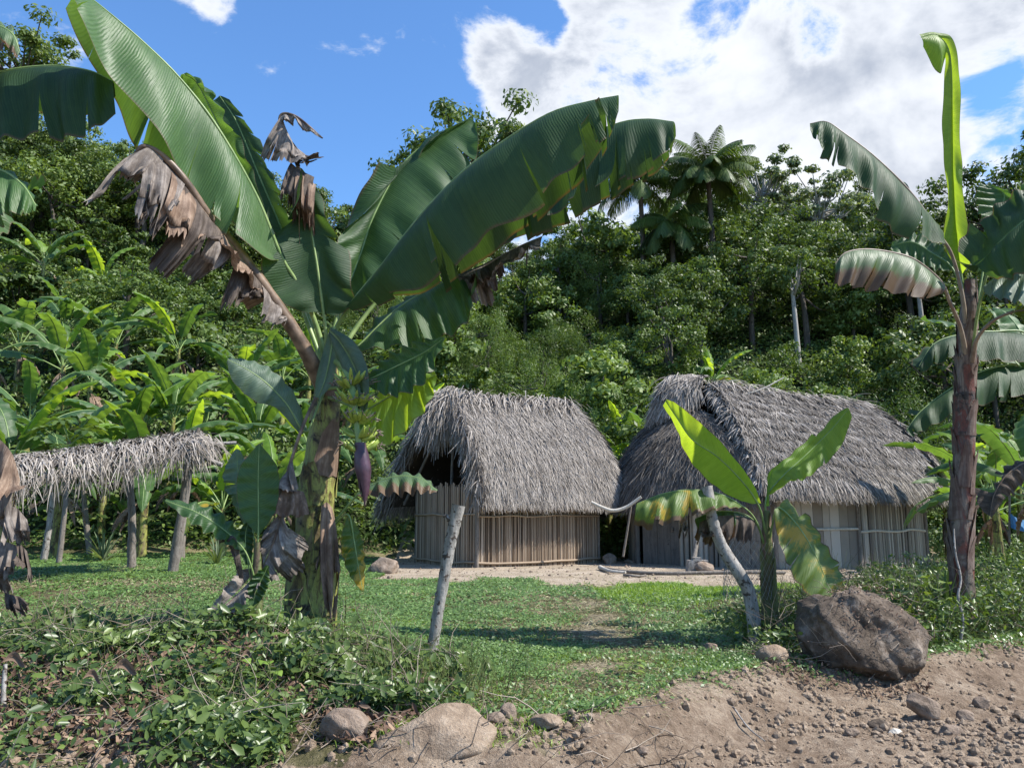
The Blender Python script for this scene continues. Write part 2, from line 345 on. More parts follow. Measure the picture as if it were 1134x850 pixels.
M['drytwig'] = strand_mat('dry_twigs', [(0.0, (0.07, 0.05, 0.04)), (0.5, (0.20, 0.155, 0.12)), (1.0, (0.42, 0.36, 0.29))])
M['straw'] = strand_mat('straw', [(0.0, (0.12, 0.10, 0.05)), (0.5, (0.28, 0.25, 0.14)), (1.0, (0.50, 0.46, 0.30))])
M['litter'] = strand_mat('dry_leaf_litter', [(0.0, (0.05, 0.03, 0.022)), (0.45, (0.13, 0.08, 0.055)), (0.8, (0.26, 0.18, 0.125)), (1.0, (0.42, 0.34, 0.25))])
M['vine'] = strand_mat('vine_stems', [(0.0, (0.05, 0.07, 0.02)), (0.5, (0.13, 0.16, 0.05)), (1.0, (0.26, 0.24, 0.12))])

def rock_mat(name, a, b, c3, sc=6.0):
    m, t = newmat(name); tc = t.n('ShaderNodeTexCoord')
    n = t.noise(tc.outputs['Object'], sc, 8, 0.65, 0.3); n2 = t.noise(tc.outputs['Object'], sc * 6, 5, 0.7)
    c = t.ramp(t.math('ADD', t.math('MULTIPLY', n, 0.75), t.math('MULTIPLY', n2, 0.25)), [(0.35, a), (0.52, b), (0.68, c3)])
    p = pbsdf(t, c, 0.88, 0.2, t.math('ADD', n, t.math('MULTIPLY', n2, 0.4)), 0.9, 0.05); finish(t, p.outputs[0]); return m
M['rock'] = rock_mat('tan_rock', (0.12, 0.085, 0.06), (0.25, 0.19, 0.145), (0.36, 0.29, 0.23))
M['boulder'] = rock_mat('brown_boulder', (0.032, 0.024, 0.018), (0.115, 0.088, 0.066), (0.30, 0.25, 0.205), 3.6)
M['clod'] = rock_mat('earth_clods', (0.18, 0.128, 0.088), (0.30, 0.225, 0.16), (0.44, 0.35, 0.265), 9.0)

# ground: weights come from the place (road, yard, lawn) stored as an attribute
m, t = newmat('ground_soil'); tc = t.n('ShaderNodeTexCoord'); ob = tc.outputs['Object']
at = t.n('ShaderNodeAttribute'); at.attribute_name = 'zone'; sp = t.n('ShaderNodeSeparateColor'); t.l(at.outputs['Color'], sp.inputs[0])
n1 = t.noise(ob, 1.3, 8, 0.62); n2 = t.noise(ob, 14, 8, 0.7); n3 = t.noise(ob, 60, 5, 0.7)
mm = t.math('ADD', t.math('MULTIPLY', n1, 0.5), t.math('ADD', t.math('MULTIPLY', n2, 0.35), t.math('MULTIPLY', n3, 0.15)))
road = t.ramp(mm, [(0.38, (0.125, 0.086, 0.058)), (0.48, (0.26, 0.190, 0.134)), (0.58, (0.44, 0.345, 0.255))])
yard = t.ramp(mm, [(0.36, (0.26, 0.20, 0.14)), (0.5, (0.42, 0.34, 0.25)), (0.62, (0.55, 0.46, 0.36))])
lawn = t.ramp(mm, [(0.38, (0.055, 0.052, 0.024)), (0.48, (0.12, 0.11, 0.052)), (0.6, (0.26, 0.22, 0.13))])
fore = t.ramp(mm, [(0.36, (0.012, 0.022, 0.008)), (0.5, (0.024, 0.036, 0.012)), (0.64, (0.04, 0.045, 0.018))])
dj = t.math('MULTIPLY', t.math('SUBTRACT', n2, 0.5), 0.5)
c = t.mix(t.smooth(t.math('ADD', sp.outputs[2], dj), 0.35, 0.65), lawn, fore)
c = t.mix(t.smooth(t.math('ADD', sp.outputs[1], dj), 0.35, 0.65), c, yard)
c = t.mix(t.smooth(t.math('ADD', sp.outputs[0], dj), 0.35, 0.65), c, road)
p = pbsdf(t, c, 0.93, 0.15, t.math('ADD', n2, t.math('MULTIPLY', n3, 0.8)), 1.0, 0.05); finish(t, p.outputs[0]); M['ground'] = m

# ------------------------------------------------------------------ terrain
EX = [-60, -8, -2, 0.0, 0.5, 1.0, 1.5, 2.5, 4.1, 6.0, 9.0, 20, 60]; EY = [3.0, 5.4, 5.35, 5.2, 5.4, 6.1, 6.7, 7.55, 8.0, 9.3, 11.0, 16, 30]
def road_d(x, y): return y - np.interp(x, EX, EY)
RX = [-2.0, -1.1, -0.63, -0.46, -0.24, -0.13, 0.04, 0.125, 0.26, 0.38, 0.5, 0.65, 1.0, 2.0]
RZ = [27, 28.5, 29, 26.5, 21.5, 20.0, 18.2, 20.2, 22.2, 21.6, 20.4, 20.2, 21, 22]
def hill(x, y):
    r = x / np.maximum(y, 5.0) / 1.03; crest = np.interp(r, RX, RZ)
    y0 = np.interp(r, [-1.2, -0.6, -0.25, -0.05, 0.6, 1.2], [24, 24, 26, 29, 28.5, 30])
    g = (y - y0) / (60 - y0)
    up = np.where(g < 0, 0, np.where(g < 1, 0.80 * g + 0.20 * g * g, 1.0 + 0.1 * np.tanh((g - 1) * 2) - 0.0 * g))
    far = np.clip((y - 75) / 200, 0, 1)
    return crest * up * (1 - 0.6 * far)
def ground_z(x, y, fine=True):
    x = np.asarray(x, float); y = np.asarray(y, float)
    d = road_d(x, y)
    z = -0.30 * (1 - sst(d, -0.9, 0.35))
    z = z + 0.30 * sst(-x, 0.6, 1.8) * sst(d, 0.3, 1.9) * (1 - sst(d, 2.6, 5.0))
    z = z + 0.22 * sst(x, 2.2, 4.0) * sst(d, 0.3, 1.2) * (1 - sst(d, 3.5, 8.0))
    z = z + 0.28 * sst(-x, 3.5, 6.5) * sst(y, 11, 16) 
    z = z + 0.10 * fbm(x, y, 0.35, 3) * sst(y, 6, 9) * (1 - sst(y, 19, 22) * (x > -4))
    rd = 1 - sst(d, -0.2, 0.5)
    z = z + rd * (0.16 * fbm(x * 0.8 + y * 0.6, y * 0.8 - x * 0.6, 1.7, 5, 0.6) + 0.05 * np.abs(fbm(x, y, 9, 3)))
    z = z + 0.07 * np.exp(-((d - 0.1) / 0.35) ** 2) * (x > 0.4)          # spoil heaped along the cut edge
    h = hill(x, y); z = z + h + 1.6 * fbm(x, y, 0.12, 4) * sst(h, 0.3, 5)
    if fine: z = z + 0.03 * fbm(x, y, 3.0, 4)
    return z
def axis(lo, hi, c0, c1, step, grow=1.07):
    a = list(np.arange(c0, c1 + 1e-6, step)); s = step
    while a[-1] < hi: s *= grow; a.append(a[-1] + s)
    s = step
    while a[0] > lo: s *= grow; a.insert(0, a[0] - s)
    return np.array(a)
gx = axis(-600, 600, -5.5, 7.5, 0.05); gy = axis(-60, 900, 4.6, 10.5, 0.045, 1.045)
X, Yg = np.meshgrid(gx, gy); Z = ground_z(X, Yg)
mb = MB(); mb.grid(np.stack([X, Yg, Z], -1)); g = mb.build('ground', M['ground'])
tag(g, kind='structure', label='bare brown earth road edge, green lawn, sandy yard and steep hillside')
d = road_d(X, Yg)
def worn(x, y):      # the trodden path from the road to the yard
    cx = np.interp(y, [5.5, 8, 12, 16, 20], [0.4, 0.75, 1.2, 1.7, 2.2]); return np.exp(-((x - cx) / (0.40 + 0.03 * y)) ** 2) * sst(y, 5, 6.5) * (0.55 + 0.9 * sst(fbm(x, y, 1.3, 3), -0.2, 0.1))
def yard_w(x, y):
    e = np.interp(x, [-12, -5, -3.0, 0, 4, 9, 12, 14, 18], [40, 40, 18.8, 17.8, 15.9, 16.8, 18.6, 26, 40]) + 2.6 * fbm(x, y, 0.9, 4)
    return sst(y - e, -0.4, 0.6) * (1 - sst(y, 28.5, 30.5))
road_w = (1 - sst(d + 0.9 * fbm(X, Yg, 1.5, 4), -0.1, 0.35))
road_w = road_w * np.where(X < -1.0, 1 - sst(d + 0.2, -0.1, 0.1), 1)
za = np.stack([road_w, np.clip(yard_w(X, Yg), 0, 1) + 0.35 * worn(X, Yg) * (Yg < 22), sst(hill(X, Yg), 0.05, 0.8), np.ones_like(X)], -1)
ca = g.data.color_attributes.new('zone', 'FLOAT_COLOR', 'POINT'); ca.data.foreach_set('color', za.astype(np.float32).ravel())

# ------------------------------------------------------------------ leaves as many small faces
def leafcards(mb, C, size, N=None, aspect=0.45, m=0, rnd=0.8, hang=0.0, six=False):
    n = len(C); size = np.broadcast_to(size, (n,))[:, None]
    nn = rng.normal(size=(n, 3)); nn = unit(nn)
    if N is not None: nn = unit(N + nn * rnd)
    a = rng.normal(size=(n, 3)); a[:, 2] -= hang; a = unit(a - nn * (a * nn).sum(1)[:, None]); b = np.cross(nn, a)
    L = a * size; Wd = b * size * aspect
    if six:
        V = np.stack([C - L * 0.5, C - L * 0.15 + Wd * 0.5, C + L * 0.25 + Wd * 0.36, C + L * 0.55 - nn * size * 0.12, C + L * 0.25 - Wd * 0.36, C - L * 0.15 - Wd * 0.5], 1)
        i = np.arange(n)[:, None] * 6
        mb.add(V, np.vstack([i + [0, 1, 2, 3], i + [0, 3, 4, 5]]), m=m)
    else:
        V = np.stack([C - L * 0.5, C + Wd * 0.5 - L * 0.05, C + L * 0.5, C - Wd * 0.5 - L * 0.05], 1)
        mb.add(V, np.arange(n * 4).reshape(n, 4), m=m)

def strips(mb, P, D, N, L, Wd, droop, seg=3, m=0, curl=0.0):
    n = len(P); D = unit(D); N = unit(N); S = unit(np.cross(D, N)); L = np.broadcast_to(L, (n,)); Wd = np.broadcast_to(Wd, (n,)); droop = np.broadcast_to(droop, (n,))
    lat = rng.normal(size=n) * curl
    rows = []
    for k in range(seg + 1):
        f = k / seg; c = P + D * (L * f)[:, None] - np.array([0, 0, 1.0]) * (droop * L * f * f)[:, None] + S * (lat * L * f * f)[:, None]
        wd = Wd * (1 - 0.75 * f ** 2) * 0.5
        rows += [c - S * wd[:, None], c + S * wd[:, None]]
    V = np.stack(rows, 1); i = np.arange(n)[:, None] * (2 * (seg + 1)); Q = []
    for k in range(seg): Q.append(i + [2 * k, 2 * k + 1, 2 * k + 3, 2 * k + 2])
    mb.add(V, np.vstack(Q), m=m)

def twigs(mb, P, L, rad, up=0.5, m=0, seg=4, bend=0.5):   # thin three-sided curved sticks
    for p, l, r in zip(P, np.broadcast_to(L, (len(P),)), np.broadcast_to(rad, (len(P),))):
        d = rng.normal(size=3); d[2] = abs(d[2]) * up * 2; d = unit(d); pts = [p]
        for k in range(seg):
            d = unit(d + rng.normal(size=3) * bend * 0.5); pts.append(pts[-1] + d * l / seg)
        mb.tube(np.array(pts), np.linspace(r, r * 0.4, seg + 1), 3, m, cap=False)

# ------------------------------------------------------------------ banana leaves
def blade(mb, Mi, E, ref, N=64, K=7, bulge=0.10, ripple=0.035, waves=7, tears=0, tdrop=0.10, gap=0.25, m=0, side=1, rs=None, rag=0.0):
    rs = rs or np.random.default_rng(1)
    Lc = np.linalg.norm(np.diff(Mi, axis=0), axis=1); Lc = np.concatenate([[0], np.cumsum(Lc)]); n = len(Mi)
    T = unit(np.gradient(Mi, axis=0)); nrm = np.cross(T, unit(E - Mi)); 
    sg = np.sign((nrm * ref).sum()) or 1; nrm = unit(nrm) * sg
    ss = np.linspace(0, 1, n)
    def ev(A, s): s = np.clip(s, 0, 1) * (n - 1); i = np.minimum(s.astype(int), n - 2); f = (s - i)[:, None]; return A[i] * (1 - f) + A[i + 1] * f
    cuts = np.sort(rs.random(tears) * 0.88 + 0.07) if tears else np.array([])
    bounds = np.concatenate([[0], cuts, [1]]); ph = rs.random() * 6; ph2 = rs.random() * 6
    for a, b in zip(bounds[:-1], bounds[1:]):
        rows = max(3, int(N * (b - a)) + 1); s = np.linspace(a, b, rows); mid = (a + b) / 2
        t0 = 0.15 + 0.6 * rs.random(); dr = rs.normal() * tdrop; sh = rs.random() * gap; ragk = 1 - rag * rs.random()
        t = np.linspace(0, 1, K + 1); M0 = ev(Mi, s); ln = np.interp(s, ss, Lc)
        P = np.zeros((rows, K + 1, 3)); UV = np.zeros((rows, K + 1, 2))
        wd = np.linalg.norm(ev(E, s) - M0, axis=1)[:, None]; nn = unit(ev(nrm, s))
        edge = 1 + rag * 0.4 * (rs.random(rows) - 0.6)
        for j, tt in enumerate(t):
            o = max(0, tt - t0) / (1 - t0) if tears else 0
            s2 = s + (mid - s) * o * sh * (0.9 if tears else 0)
            te = tt * (1 - (1 - ragk) * (tt > 0.6)) * np.where(tt > 0.8, edge, 1)[:, None] if rag else tt
            q = ev(Mi, s2) * (1 - te) + ev(E, s2) * te
            rp = ripple * (np.sin(6.283 * waves * s + ph + 1.2 * tt) + 0.25 * np.sin(6.283 * waves * 1.7 * s + ph2)) * min(1, tt * 1.4) * (0.35 + 0.65 * np.sin(3.14 * np.clip(s, 0.04, 0.96)))
            env = np.clip(wd * 6, 0, 1)
            q = q + nn * (bulge * wd * math.sin(3.1416 * (tt ** 0.8)) * 0.9) + nn * (rp[:, None] * env) + nn * (dr * o * o * env)
            P[:, j] = q; UV[:, j, 0] = ln; UV[:, j, 1] = tt * side
        mb.grid(P, UV, m)

def leaf(name, parent, pet, mid, A, B, mat='leaf', rib='rib', rr=0.022, loc=(0, 0, 0), seed=0, **kw):
    """midrib and both margins as 3-D curves; the blade is a bulged, rippled and torn sheet between them"""
    rs = np.random.default_rng(seed + 11); mb = MB(); n = 90
    Mi = cr(mid, n); EA = cr(A, n); 
    sides = [(EA, 1)]
    EBc = cr(B, n) if B is not None else None
    if EBc is not None: sides.append((EBc, -1)); ref = 2 * Mi - EA - EBc
    else: ref = Mi - EA
    ref = ref + np.array([0, 0, 0.001])
    for E_, sd_ in sides: blade(mb, Mi, E_, ref, m=0, side=sd_, rs=rs, **kw)
    full = np.vstack([np.asarray(pet), np.asarray(mid)[1:]]) if pet is not None else np.asarray(mid)
    r = np.linspace(rr, rr * 0.18, 40); r[:8] *= np.linspace(1.35, 1.0, 8)
    mb.tube(cr(full, 40), r, 7, m=1)
    return mb.build(name, [M[mat], M[rib]], parent, loc=loc)

YM = [None]
def P3(lst, Y=None):
    out = []
    if YM[0]: lst = [(q[0], q[1], YM[0](q[2])) for q in lst]
    for i, q in enumerate(lst): out.append(W(*q) if len(q) == 3 else W(q[0], q[1], Y if not isinstance(Y, tuple) else Y[0] + (Y[1] - Y[0]) * i / (len(lst) - 1)))
    return np.array(out)

def free_leaf(name, parent, base, az, el, L, wid, mat='leaf', rib='rib', droop=1.1, fold=0.45, pet=0.22, rr=0.02, seed=0, twist=0.0, **kw):
    """leaf grown from a base point: azimuth, start elevation (deg), total droop, blade fold"""
    rs = np.random.default_rng(seed); n = 26; el = R(el); pts = [np.asarray(base, float)]; e = el; a = az
    for i in range(n):
        f = i / n; e = el - droop * (max(0, f - 0.12)) ** 1.25; a = az + twist * f * f
        pts.append(pts[-1] + np.array([math.cos(a) * math.cos(e), math.sin(a) * math.cos(e), math.sin(e)]) * L / n)
    pts = np.array(pts); k = int(n * pet); mid = pts[k:]; T = unit(np.gradient(mid, axis=0))
    S = unit(np.cross(T, [0, 0, 1.0])); U = np.cross(S, T); f = np.linspace(0, 1, len(mid))
    prof = wid * 0.5 * np.clip(np.sin(3.1416 * np.clip(f, 0, 1) ** 0.75) ** 0.55, 0, 1) * (1 - 0.15 * f); prof[0] = prof[-1] = 0.004
    fo = fold * (0.6 + 0.8 * f) + rs.normal() * 0.08
    tl = rs.normal() * 0.25
    A = mid + (S * np.cos(fo + tl)[:, None] - U * np.sin(fo + tl)[:, None]) * prof[:, None]
    B = mid + (-S * np.cos(fo - tl)[:, None] - U * np.sin(fo - tl)[:, None]) * prof[:, None]
    return leaf(name, parent, pts[:k + 1], mid, A, B, mat, rib, rr, seed=seed, **kw)

def stem(name, parent, pts, rad, mat, loc=(0, 0, 0), n=26, seg=14, sheaths=9, jit=0.05):
    mb = MB(); P = cr(pts, n); rd = np.interp(np.linspace(0, 1, n), np.linspace(0, 1, len(rad)), rad)
    mb.tube(P, rd, seg, jit=jit)
    for k in range(sheaths):                              # overlapping dry leaf bases wrapped round the stem
        i = rng.integers(1, n - 6); j = min(n - 1, i + rng.integers(3, 7)); th0 = rng.random() * 6.28; wdt = 0.4 + rng.random() * 0.9
        rows = 7; th = np.linspace(th0 - wdt, th0 + wdt, 7); G = np.zeros((rows, 7, 3))
        for a in range(rows):
            f = a / (rows - 1); c = P[i] * (1 - f) + P[j] * f; rr = (rd[i] * (1 - f) + rd[j] * f) * (1.05 + 0.22 * f ** 3 + 0.05 * rng.random(7))
            tw = th0 + (th - th0) * (1 - 0.75 * f ** 2)
            G[a, :, 0] = c[0] + np.cos(tw) * rr; G[a, :, 1] = c[1] + np.sin(tw) * rr; G[a, :, 2] = c[2] + 0.05 * rng.random(7) * (0.4 + f)
        mb.grid(G, np.stack([(th - th0)[None].repeat(rows, 0) * 0.1, np.linspace(0, .4, rows)[:, None].repeat(7, 1)], -1), m=1 if (k % 3 if mat == 'stem_red' else k % 5 == 0) else 0)
    return mb.build(name, [M[mat], M['dead'] if mat != 'stem_red' else M['sheath']], parent, loc=loc)

def gz(x, y): return float(ground_z(np.array([x]), np.array([y]))[0])
def w2(x, y, dz=0.0): return np.array([x, y, gz(x, y) + dz])

# ================================================================== HUTS
def cane_wall(name, poly, z0, z1, parent, loc, mat='cane', wd=0.05, bow=0.0, laths=(), seedn=0):
    """upright canes side by side along a ground line; laths tied across"""
    rs = np.random.default_rng(seedn); poly = np.asarray(poly, float); L = np.concatenate([[0], np.cumsum(np.linalg.norm(np.diff(poly, axis=0), axis=1))])
    n = int(L[-1] / (wd * 0.82)); sx = np.linspace(0, L[-1], n); px = np.interp(sx, L, poly[:, 0]); py = np.interp(sx, L, poly[:, 1])
    tx = np.gradient(px); ty = np.gradient(py); nrm = np.stack([ty, -tx], 1); nrm = unit(nrm)
    mb = MB()
    for i in range(n):
        w_ = wd * rs.uniform(0.45, 0.85); off = rs.normal() * 0.008; a = z0 + rs.uniform(-0.03, 0.03); b = z1 + rs.uniform(-0.08, 0.12)
        c0 = np.array([px[i] + nrm[i, 0] * off, py[i] + nrm[i, 1] * off, a]); lean = rs.normal() * 0.015
        t = np.array([tx[i], ty[i], 0]); t = unit(t); c1 = c0 + t * lean; c1[2] = b; nn = np.array([nrm[i, 0], nrm[i, 1], 0])
        mb.tube([c0, (c0 + c1) / 2 + t * rs.normal() * 0.006, c1], w_ * 0.62, 5, cap=False)
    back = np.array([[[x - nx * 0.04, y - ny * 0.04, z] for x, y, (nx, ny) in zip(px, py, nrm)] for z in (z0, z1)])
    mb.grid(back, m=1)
    o = mb.build(name, [M[mat], M['under']], parent, loc=loc)
    for z, r in laths:
        lb = MB(); k = 9; ii = np.linspace(0, n - 1, k).astype(int)
        pts = [[px[i] + nrm[i, 0] * 0.045, py[i] + nrm[i, 1] * 0.045, z + rs.normal() * 0.012 + 0.02 * math.sin(i)] for i in ii]
        lb.tube(pts, r, 6, n=20, jit=0.1); lb.build('lath', M['cane'] if mat == 'cane' else M['pole'], parent, loc=loc)
    return o

def roof_sheet(R_, E_, bul, nU=40, nV=10):
    R_ = cr(R_, nU) if len(R_) > 2 else cr([R_[0], (np.array(R_[0]) + R_[-1]) / 2, R_[-1]], nU)
    E_ = cr(E_, nU) if len(E_) > 2 else cr([E_[0], (np.array(E_[0]) + E_[-1]) / 2, E_[-1]], nU)
    v = np.linspace(0, 1, nV)[:, None, None]; G = R_[None] * (1 - v) + E_[None] * v
    dn = unit(E_ - R_); tn = np.gradient(E_ + R_, axis=0); nn = unit(np.cross(tn, dn)); nn = nn * np.sign(nn[:, 2:3] + 1e-6)
    G = G + nn[None] * bul * np.sin(3.1416 * v); G = G + nn[None] * 0.05 * fbm(np.arange(nU)[None].repeat(nV, 0), np.arange(nV)[:, None].repeat(nU, 1), 0.33, 3)[..., None]
    return G, nn
def sample(G, u, v):
    nV, nU = G.shape[:2]; a = np.clip(v * (nV - 1), 0, nV - 1.001); b = np.clip(u * (nU - 1), 0, nU - 1.001)
    i = a.astype(int); j = b.astype(int); fa = (a - i)[:, None]; fb_ = (b - j)[:, None]
    return (G[i, j] * (1 - fa) + G[i + 1, j] * fa) * (1 - fb_) + (G[i, j + 1] * (1 - fa) + G[i + 1, j + 1] * fa) * fb_
def thatch_on(mb, G, nn, count, L=(0.35, 0.7), wd=0.035, m=0, skew=0.0, courses=0, vmin=0.0, fringe=0.25):
    u = rng.random(count); v = rng.random(count) ** 0.9 * (1 - vmin) + vmin
    fr_ = 0
    if courses: k = np.floor(v * courses); fr_ = rng.random(count) ** 0.6; v = (k + 0.15 + 0.7 * fr_) / courses + 0.012 * np.sin(u * 40 + k)
    nf = int(count * fringe); v[:nf] = 0.90 + 0.1 * rng.random(nf)
    P = sample(G, u, v); P2 = sample(G, u, np.clip(v + 0.06, 0, 1)); P1 = sample(G, u, np.clip(v - 0.06, 0, 1)); D = unit(P2 - P1)
    N = nn[np.clip((u * (len(nn) - 1)).astype(int), 0, len(nn) - 1)]
    tn = np.cross(N, D); D = D + tn * (rng.normal(size=count) * 0.28 + skew)[:, None]; D = unit(D + N * (0.10 + rng.random(count) * 0.16)[:, None])
    P = P + N * (0.03 + 0.07 * rng.random(count) + (0.11 * fr_ if courses else 0))[:, None]
    ll = rng.uniform(*L, count)
    strips(mb, P - D * (ll * 0.3)[:, None], D, N + rng.normal(size=(count, 3)) * 0.35, ll, wd * rng.uniform(0.6, 1.3, count), 0.12 + 0.25 * (v > 0.9), 3, m, 0.12)
def fringe(mb, line, D, N, count, L=(0.4, 0.8), wd=0.03, spread=0.3, droop=0.5, m=0, thick=0.12):
    line = cr(line, 60); u = rng.random(count) * 58.99; i = u.astype(int); f = (u - i)[:, None]; P = line[i] * (1 - f) + line[i + 1] * f
    P = P + rng.normal(size=(count, 3)) * thick * np.array([1, 1, 0.7])
    DD = np.asarray(D, float)[None] + rng.normal(size=(count, 3)) * spread
    strips(mb, P, DD, np.asarray(N, float)[None] + rng.normal(size=(count, 3)) * 0.4, rng.uniform(*L, count), wd * rng.uniform(0.6, 1.4, count), droop, 4, m, 0.15)

# ---- small hut on the left
c0 = np.array([-0.96, 22.6, 0.0]); th = R(33); a = np.array([math.cos(th), math.sin(th), 0]); b = np.array([-a[1], a[0], 0]); Z_ = np.array([0, 0, 1.0])
hb = c0 + a * 2.15 + b * 2.0; hloc = np.array([hb[0], hb[1], gz(hb[0], hb[1])])
hut = thing('thatched_hut', 'smaller thatched cane hut with one open dark gable, nearer the big fruiting banana', 'hut', hloc)
def G_(p, z): return np.array([p[0], p[1], z])
gb = -0.12
Lw, Dw = 4.25, 3.7
def bowed(p, q, amt, k=12):
    p, q = np.array(p[:2]), np.array(q[:2]); t = np.linspace(0, 1, k)[:, None]; d_ = q - p; n_ = np.array([d_[1], -d_[0]]); n_ = n_ / np.linalg.norm(n_)
    return p * (1 - t) + q * t + n_ * amt * np.sin(3.1416 * t)
C1 = c0 + a * Lw; Lc_ = c0 + b * Dw; C2 = C1 + b * Dw
fw = cane_wall('front_wall', bowed(c0, C1, 0.22), gb, 2.15, hut, hloc, laths=((0.10, 0.035), (1.38, 0.028)), seedn=1)
ew = cane_wall('end_wall', bowed(Lc_, c0, 0.32), gb, 2.25, hut, hloc, laths=((0.12, 0.028), (1.42, 0.028)), seedn=2)
cane_wall('rear_wall', bowed(C2, Lc_, 0.1), gb, 2.1, hut, hloc, seedn=3); cane_wall('far_end_wall', bowed(C1, C2, 0.1), gb, 2.1, hut, hloc, seedn=4)
mb = MB(); mb.tube([c0 + Z_ * gb - b * .05 - a * .03, c0 + Z_ * 2.2 - b * .05 - a * 0.02], 0.06, 9, n=12, jit=0.12); mb.build('corner_post', M['wood'], hut, loc=hloc)
for q in (C1, C2, Lc_):
    mb = MB(); mb.tube([q + Z_ * gb, q + Z_ * 2.1], 0.05, 7, n=8, jit=0.1); mb.build('corner_post', M['wood'], hut, loc=hloc)
zr = 5.05; ze = 1.98
R0 = c0 + a * (-0.02) + b * 1.85 + Z_ * (zr - 0.05); R1 = c0 + a * 4.55 + b * 1.85 + Z_ * (zr + 0.02); Rm = (R0 + R1) / 2 - Z_ * 0.06
F0 = c0 - a * 0.12 - b * 0.42 + Z_ * (ze + .05); F1 = c0 + a * 5.0 - b * 0.4 + Z_ * (ze + .05); B1 = c0 + a * 5.0 + b * 4.3 + Z_ * ze; B0 = c0 - a * 0.85 + b * 4.3 + Z_ * (ze - 0.35)
Gf, nf = roof_sheet([R0, Rm, R1], [F0, (F0 + F1) / 2 - b * 0.12, F1], 0.30)
Gh, nh = roof_sheet([R1, R1 + b * 0.02, R1 + b * 0.04], [F1, F1 * 0.5 + B1 * 0.5 + a * 0.45, B1], 0.35)
Gb, nb = roof_sheet([R1, Rm, R0], [B1, (B0 + B1) / 2 + b * 0.1, B0], 0.30)
mb = MB()
for G__ in (Gf, Gh, Gb): mb.grid(G__, m=1)
thatch_on(mb, Gf, nf, 27000, wd=0.023); thatch_on(mb, Gh, nh, 11000, wd=0.024); thatch_on(mb, Gb, nb, 6000, wd=0.035)
fringe(mb, [R0 + a * 0.5 - Z_ * .02, Rm, R1], -b * 0.8 - Z_ * 0.25 - a * 0.5, Z_ + b * -.3, 1800, (0.5, 1.1), droop=0.5)
for edge, k, dd in ((Gf[:, 0], 1500, -a * 0.5 - b * 0.55 - Z_ * 0.7), (Gb[:, -1], 1600, -a * 0.6 + b * 0.4 - Z_ * 0.8)):
    fringe(mb, edge[::3], dd, -a + Z_ * 0.4, k, (0.25, 0.6), spread=0.25, droop=0.5, thick=0.10)
fringe(mb, [R0 + a * 0.3, R0 - a * 0.05 - Z_ * 0.1, R0 - a * 0.2 - Z_ * 0.3], -a * 0.8 - b * 0.5 - Z_ * 0.7, -a - b, 1700, (0.5, 1.15), spread=0.4, droop=0.6, thick=0.16)
mb.build('thatched_roof', [M['thatch'], M['under']], hut, loc=hloc)
mb = MB()
for s_ in (0.15, 0.85):
    q = R0 * (1 - s_) + R1 * s_
for p0, p1 in ((F0 + a * .5 + b * .4 + Z_ * 0.1, R0 + a * .3 - Z_ * .15), (B0 + a * .5 - b * .4 + Z_ * 0.1, R0 + a * .3 - Z_ * .15), (c0 + Z_ * 2.15 + b * 0.1, Lc_ + Z_ * 2.15), (c0 + b * 1.85 + a * .2 + Z_ * 2.1, R0 + a * .3 - Z_ * .3)):
    mb.tube([p0, p1], 0.045, 6, n=8, jit=0.1)
mb.build('rafters', M['wood'], hut, loc=hloc)

# ---- larger hut on the right
wp = dict(A=(3.72, 24.5), M1=(4.75, 23.35), M2=(5.65, 22.5), B=(7.0, 22.0), C=(9.35, 22.3), D=(11.75, 23.5), E=(12.6, 25.4), F_=(11.6, 28), G=(6.0, 28.6), H=(3.8, 26.8))
bl = np.array([7.8, 25.3, gz(7.8, 25.3)])
hut2 = thing('thatched_hut', 'larger thatched hut with plank walls and ragged vent cap, behind the young yellowing banana', 'hut', bl)
def pl(k): return np.array(wp[k])
zb2 = -0.22
def plank_wall(name, p, q, z0, z1, n, mat, parent, loc, seedn=0, lath=()):
    rs = np.random.default_rng(seedn); mb = MB(); p, q = np.array([*p, 0.]), np.array([*q, 0.]); d_ = q - p; L = np.linalg.norm(d_); d_ /= L; nn = np.array([d_[1], -d_[0], 0])
    cuts = np.sort(np.concatenate([[0, 1], (np.arange(1, n) + rs.uniform(-0.25, 0.25, n - 1)) / n]))
    for i, (u0, u1) in enumerate(zip(cuts[:-1], cuts[1:])):
        cc = p + d_ * L * (u0 + u1) / 2 + nn * rs.uniform(-0.006, 0.012) + Z_ * (z0 + z1) / 2
        mb.box(cc, d_ * (L * (u1 - u0) / 2 - 0.006), nn * 0.015, Z_ * ((z1 - z0) / 2 + rs.uniform(-0.02, 0.02)))
    mb.add([p - nn * .03 + Z_ * z0, q - nn * .03 + Z_ * z0, q - nn * .03 + Z_ * z1, p - nn * .03 + Z_ * z1], [(0, 1, 2, 3)], m=1)
    o = mb.build(name, [M[mat], M['under']], parent, smooth=False, loc=loc)
    for z, r in lath:
        lb = MB(); lb.tube([p + nn * .05 + Z_ * z, q + nn * .05 + Z_ * (z + 0.02)], r, 6, n=10, jit=0.1); lb.build('lath', M['pole'], parent, loc=loc)
    return o
def along(p, q, t): return pl(p) * (1 - t) + pl(q) * t
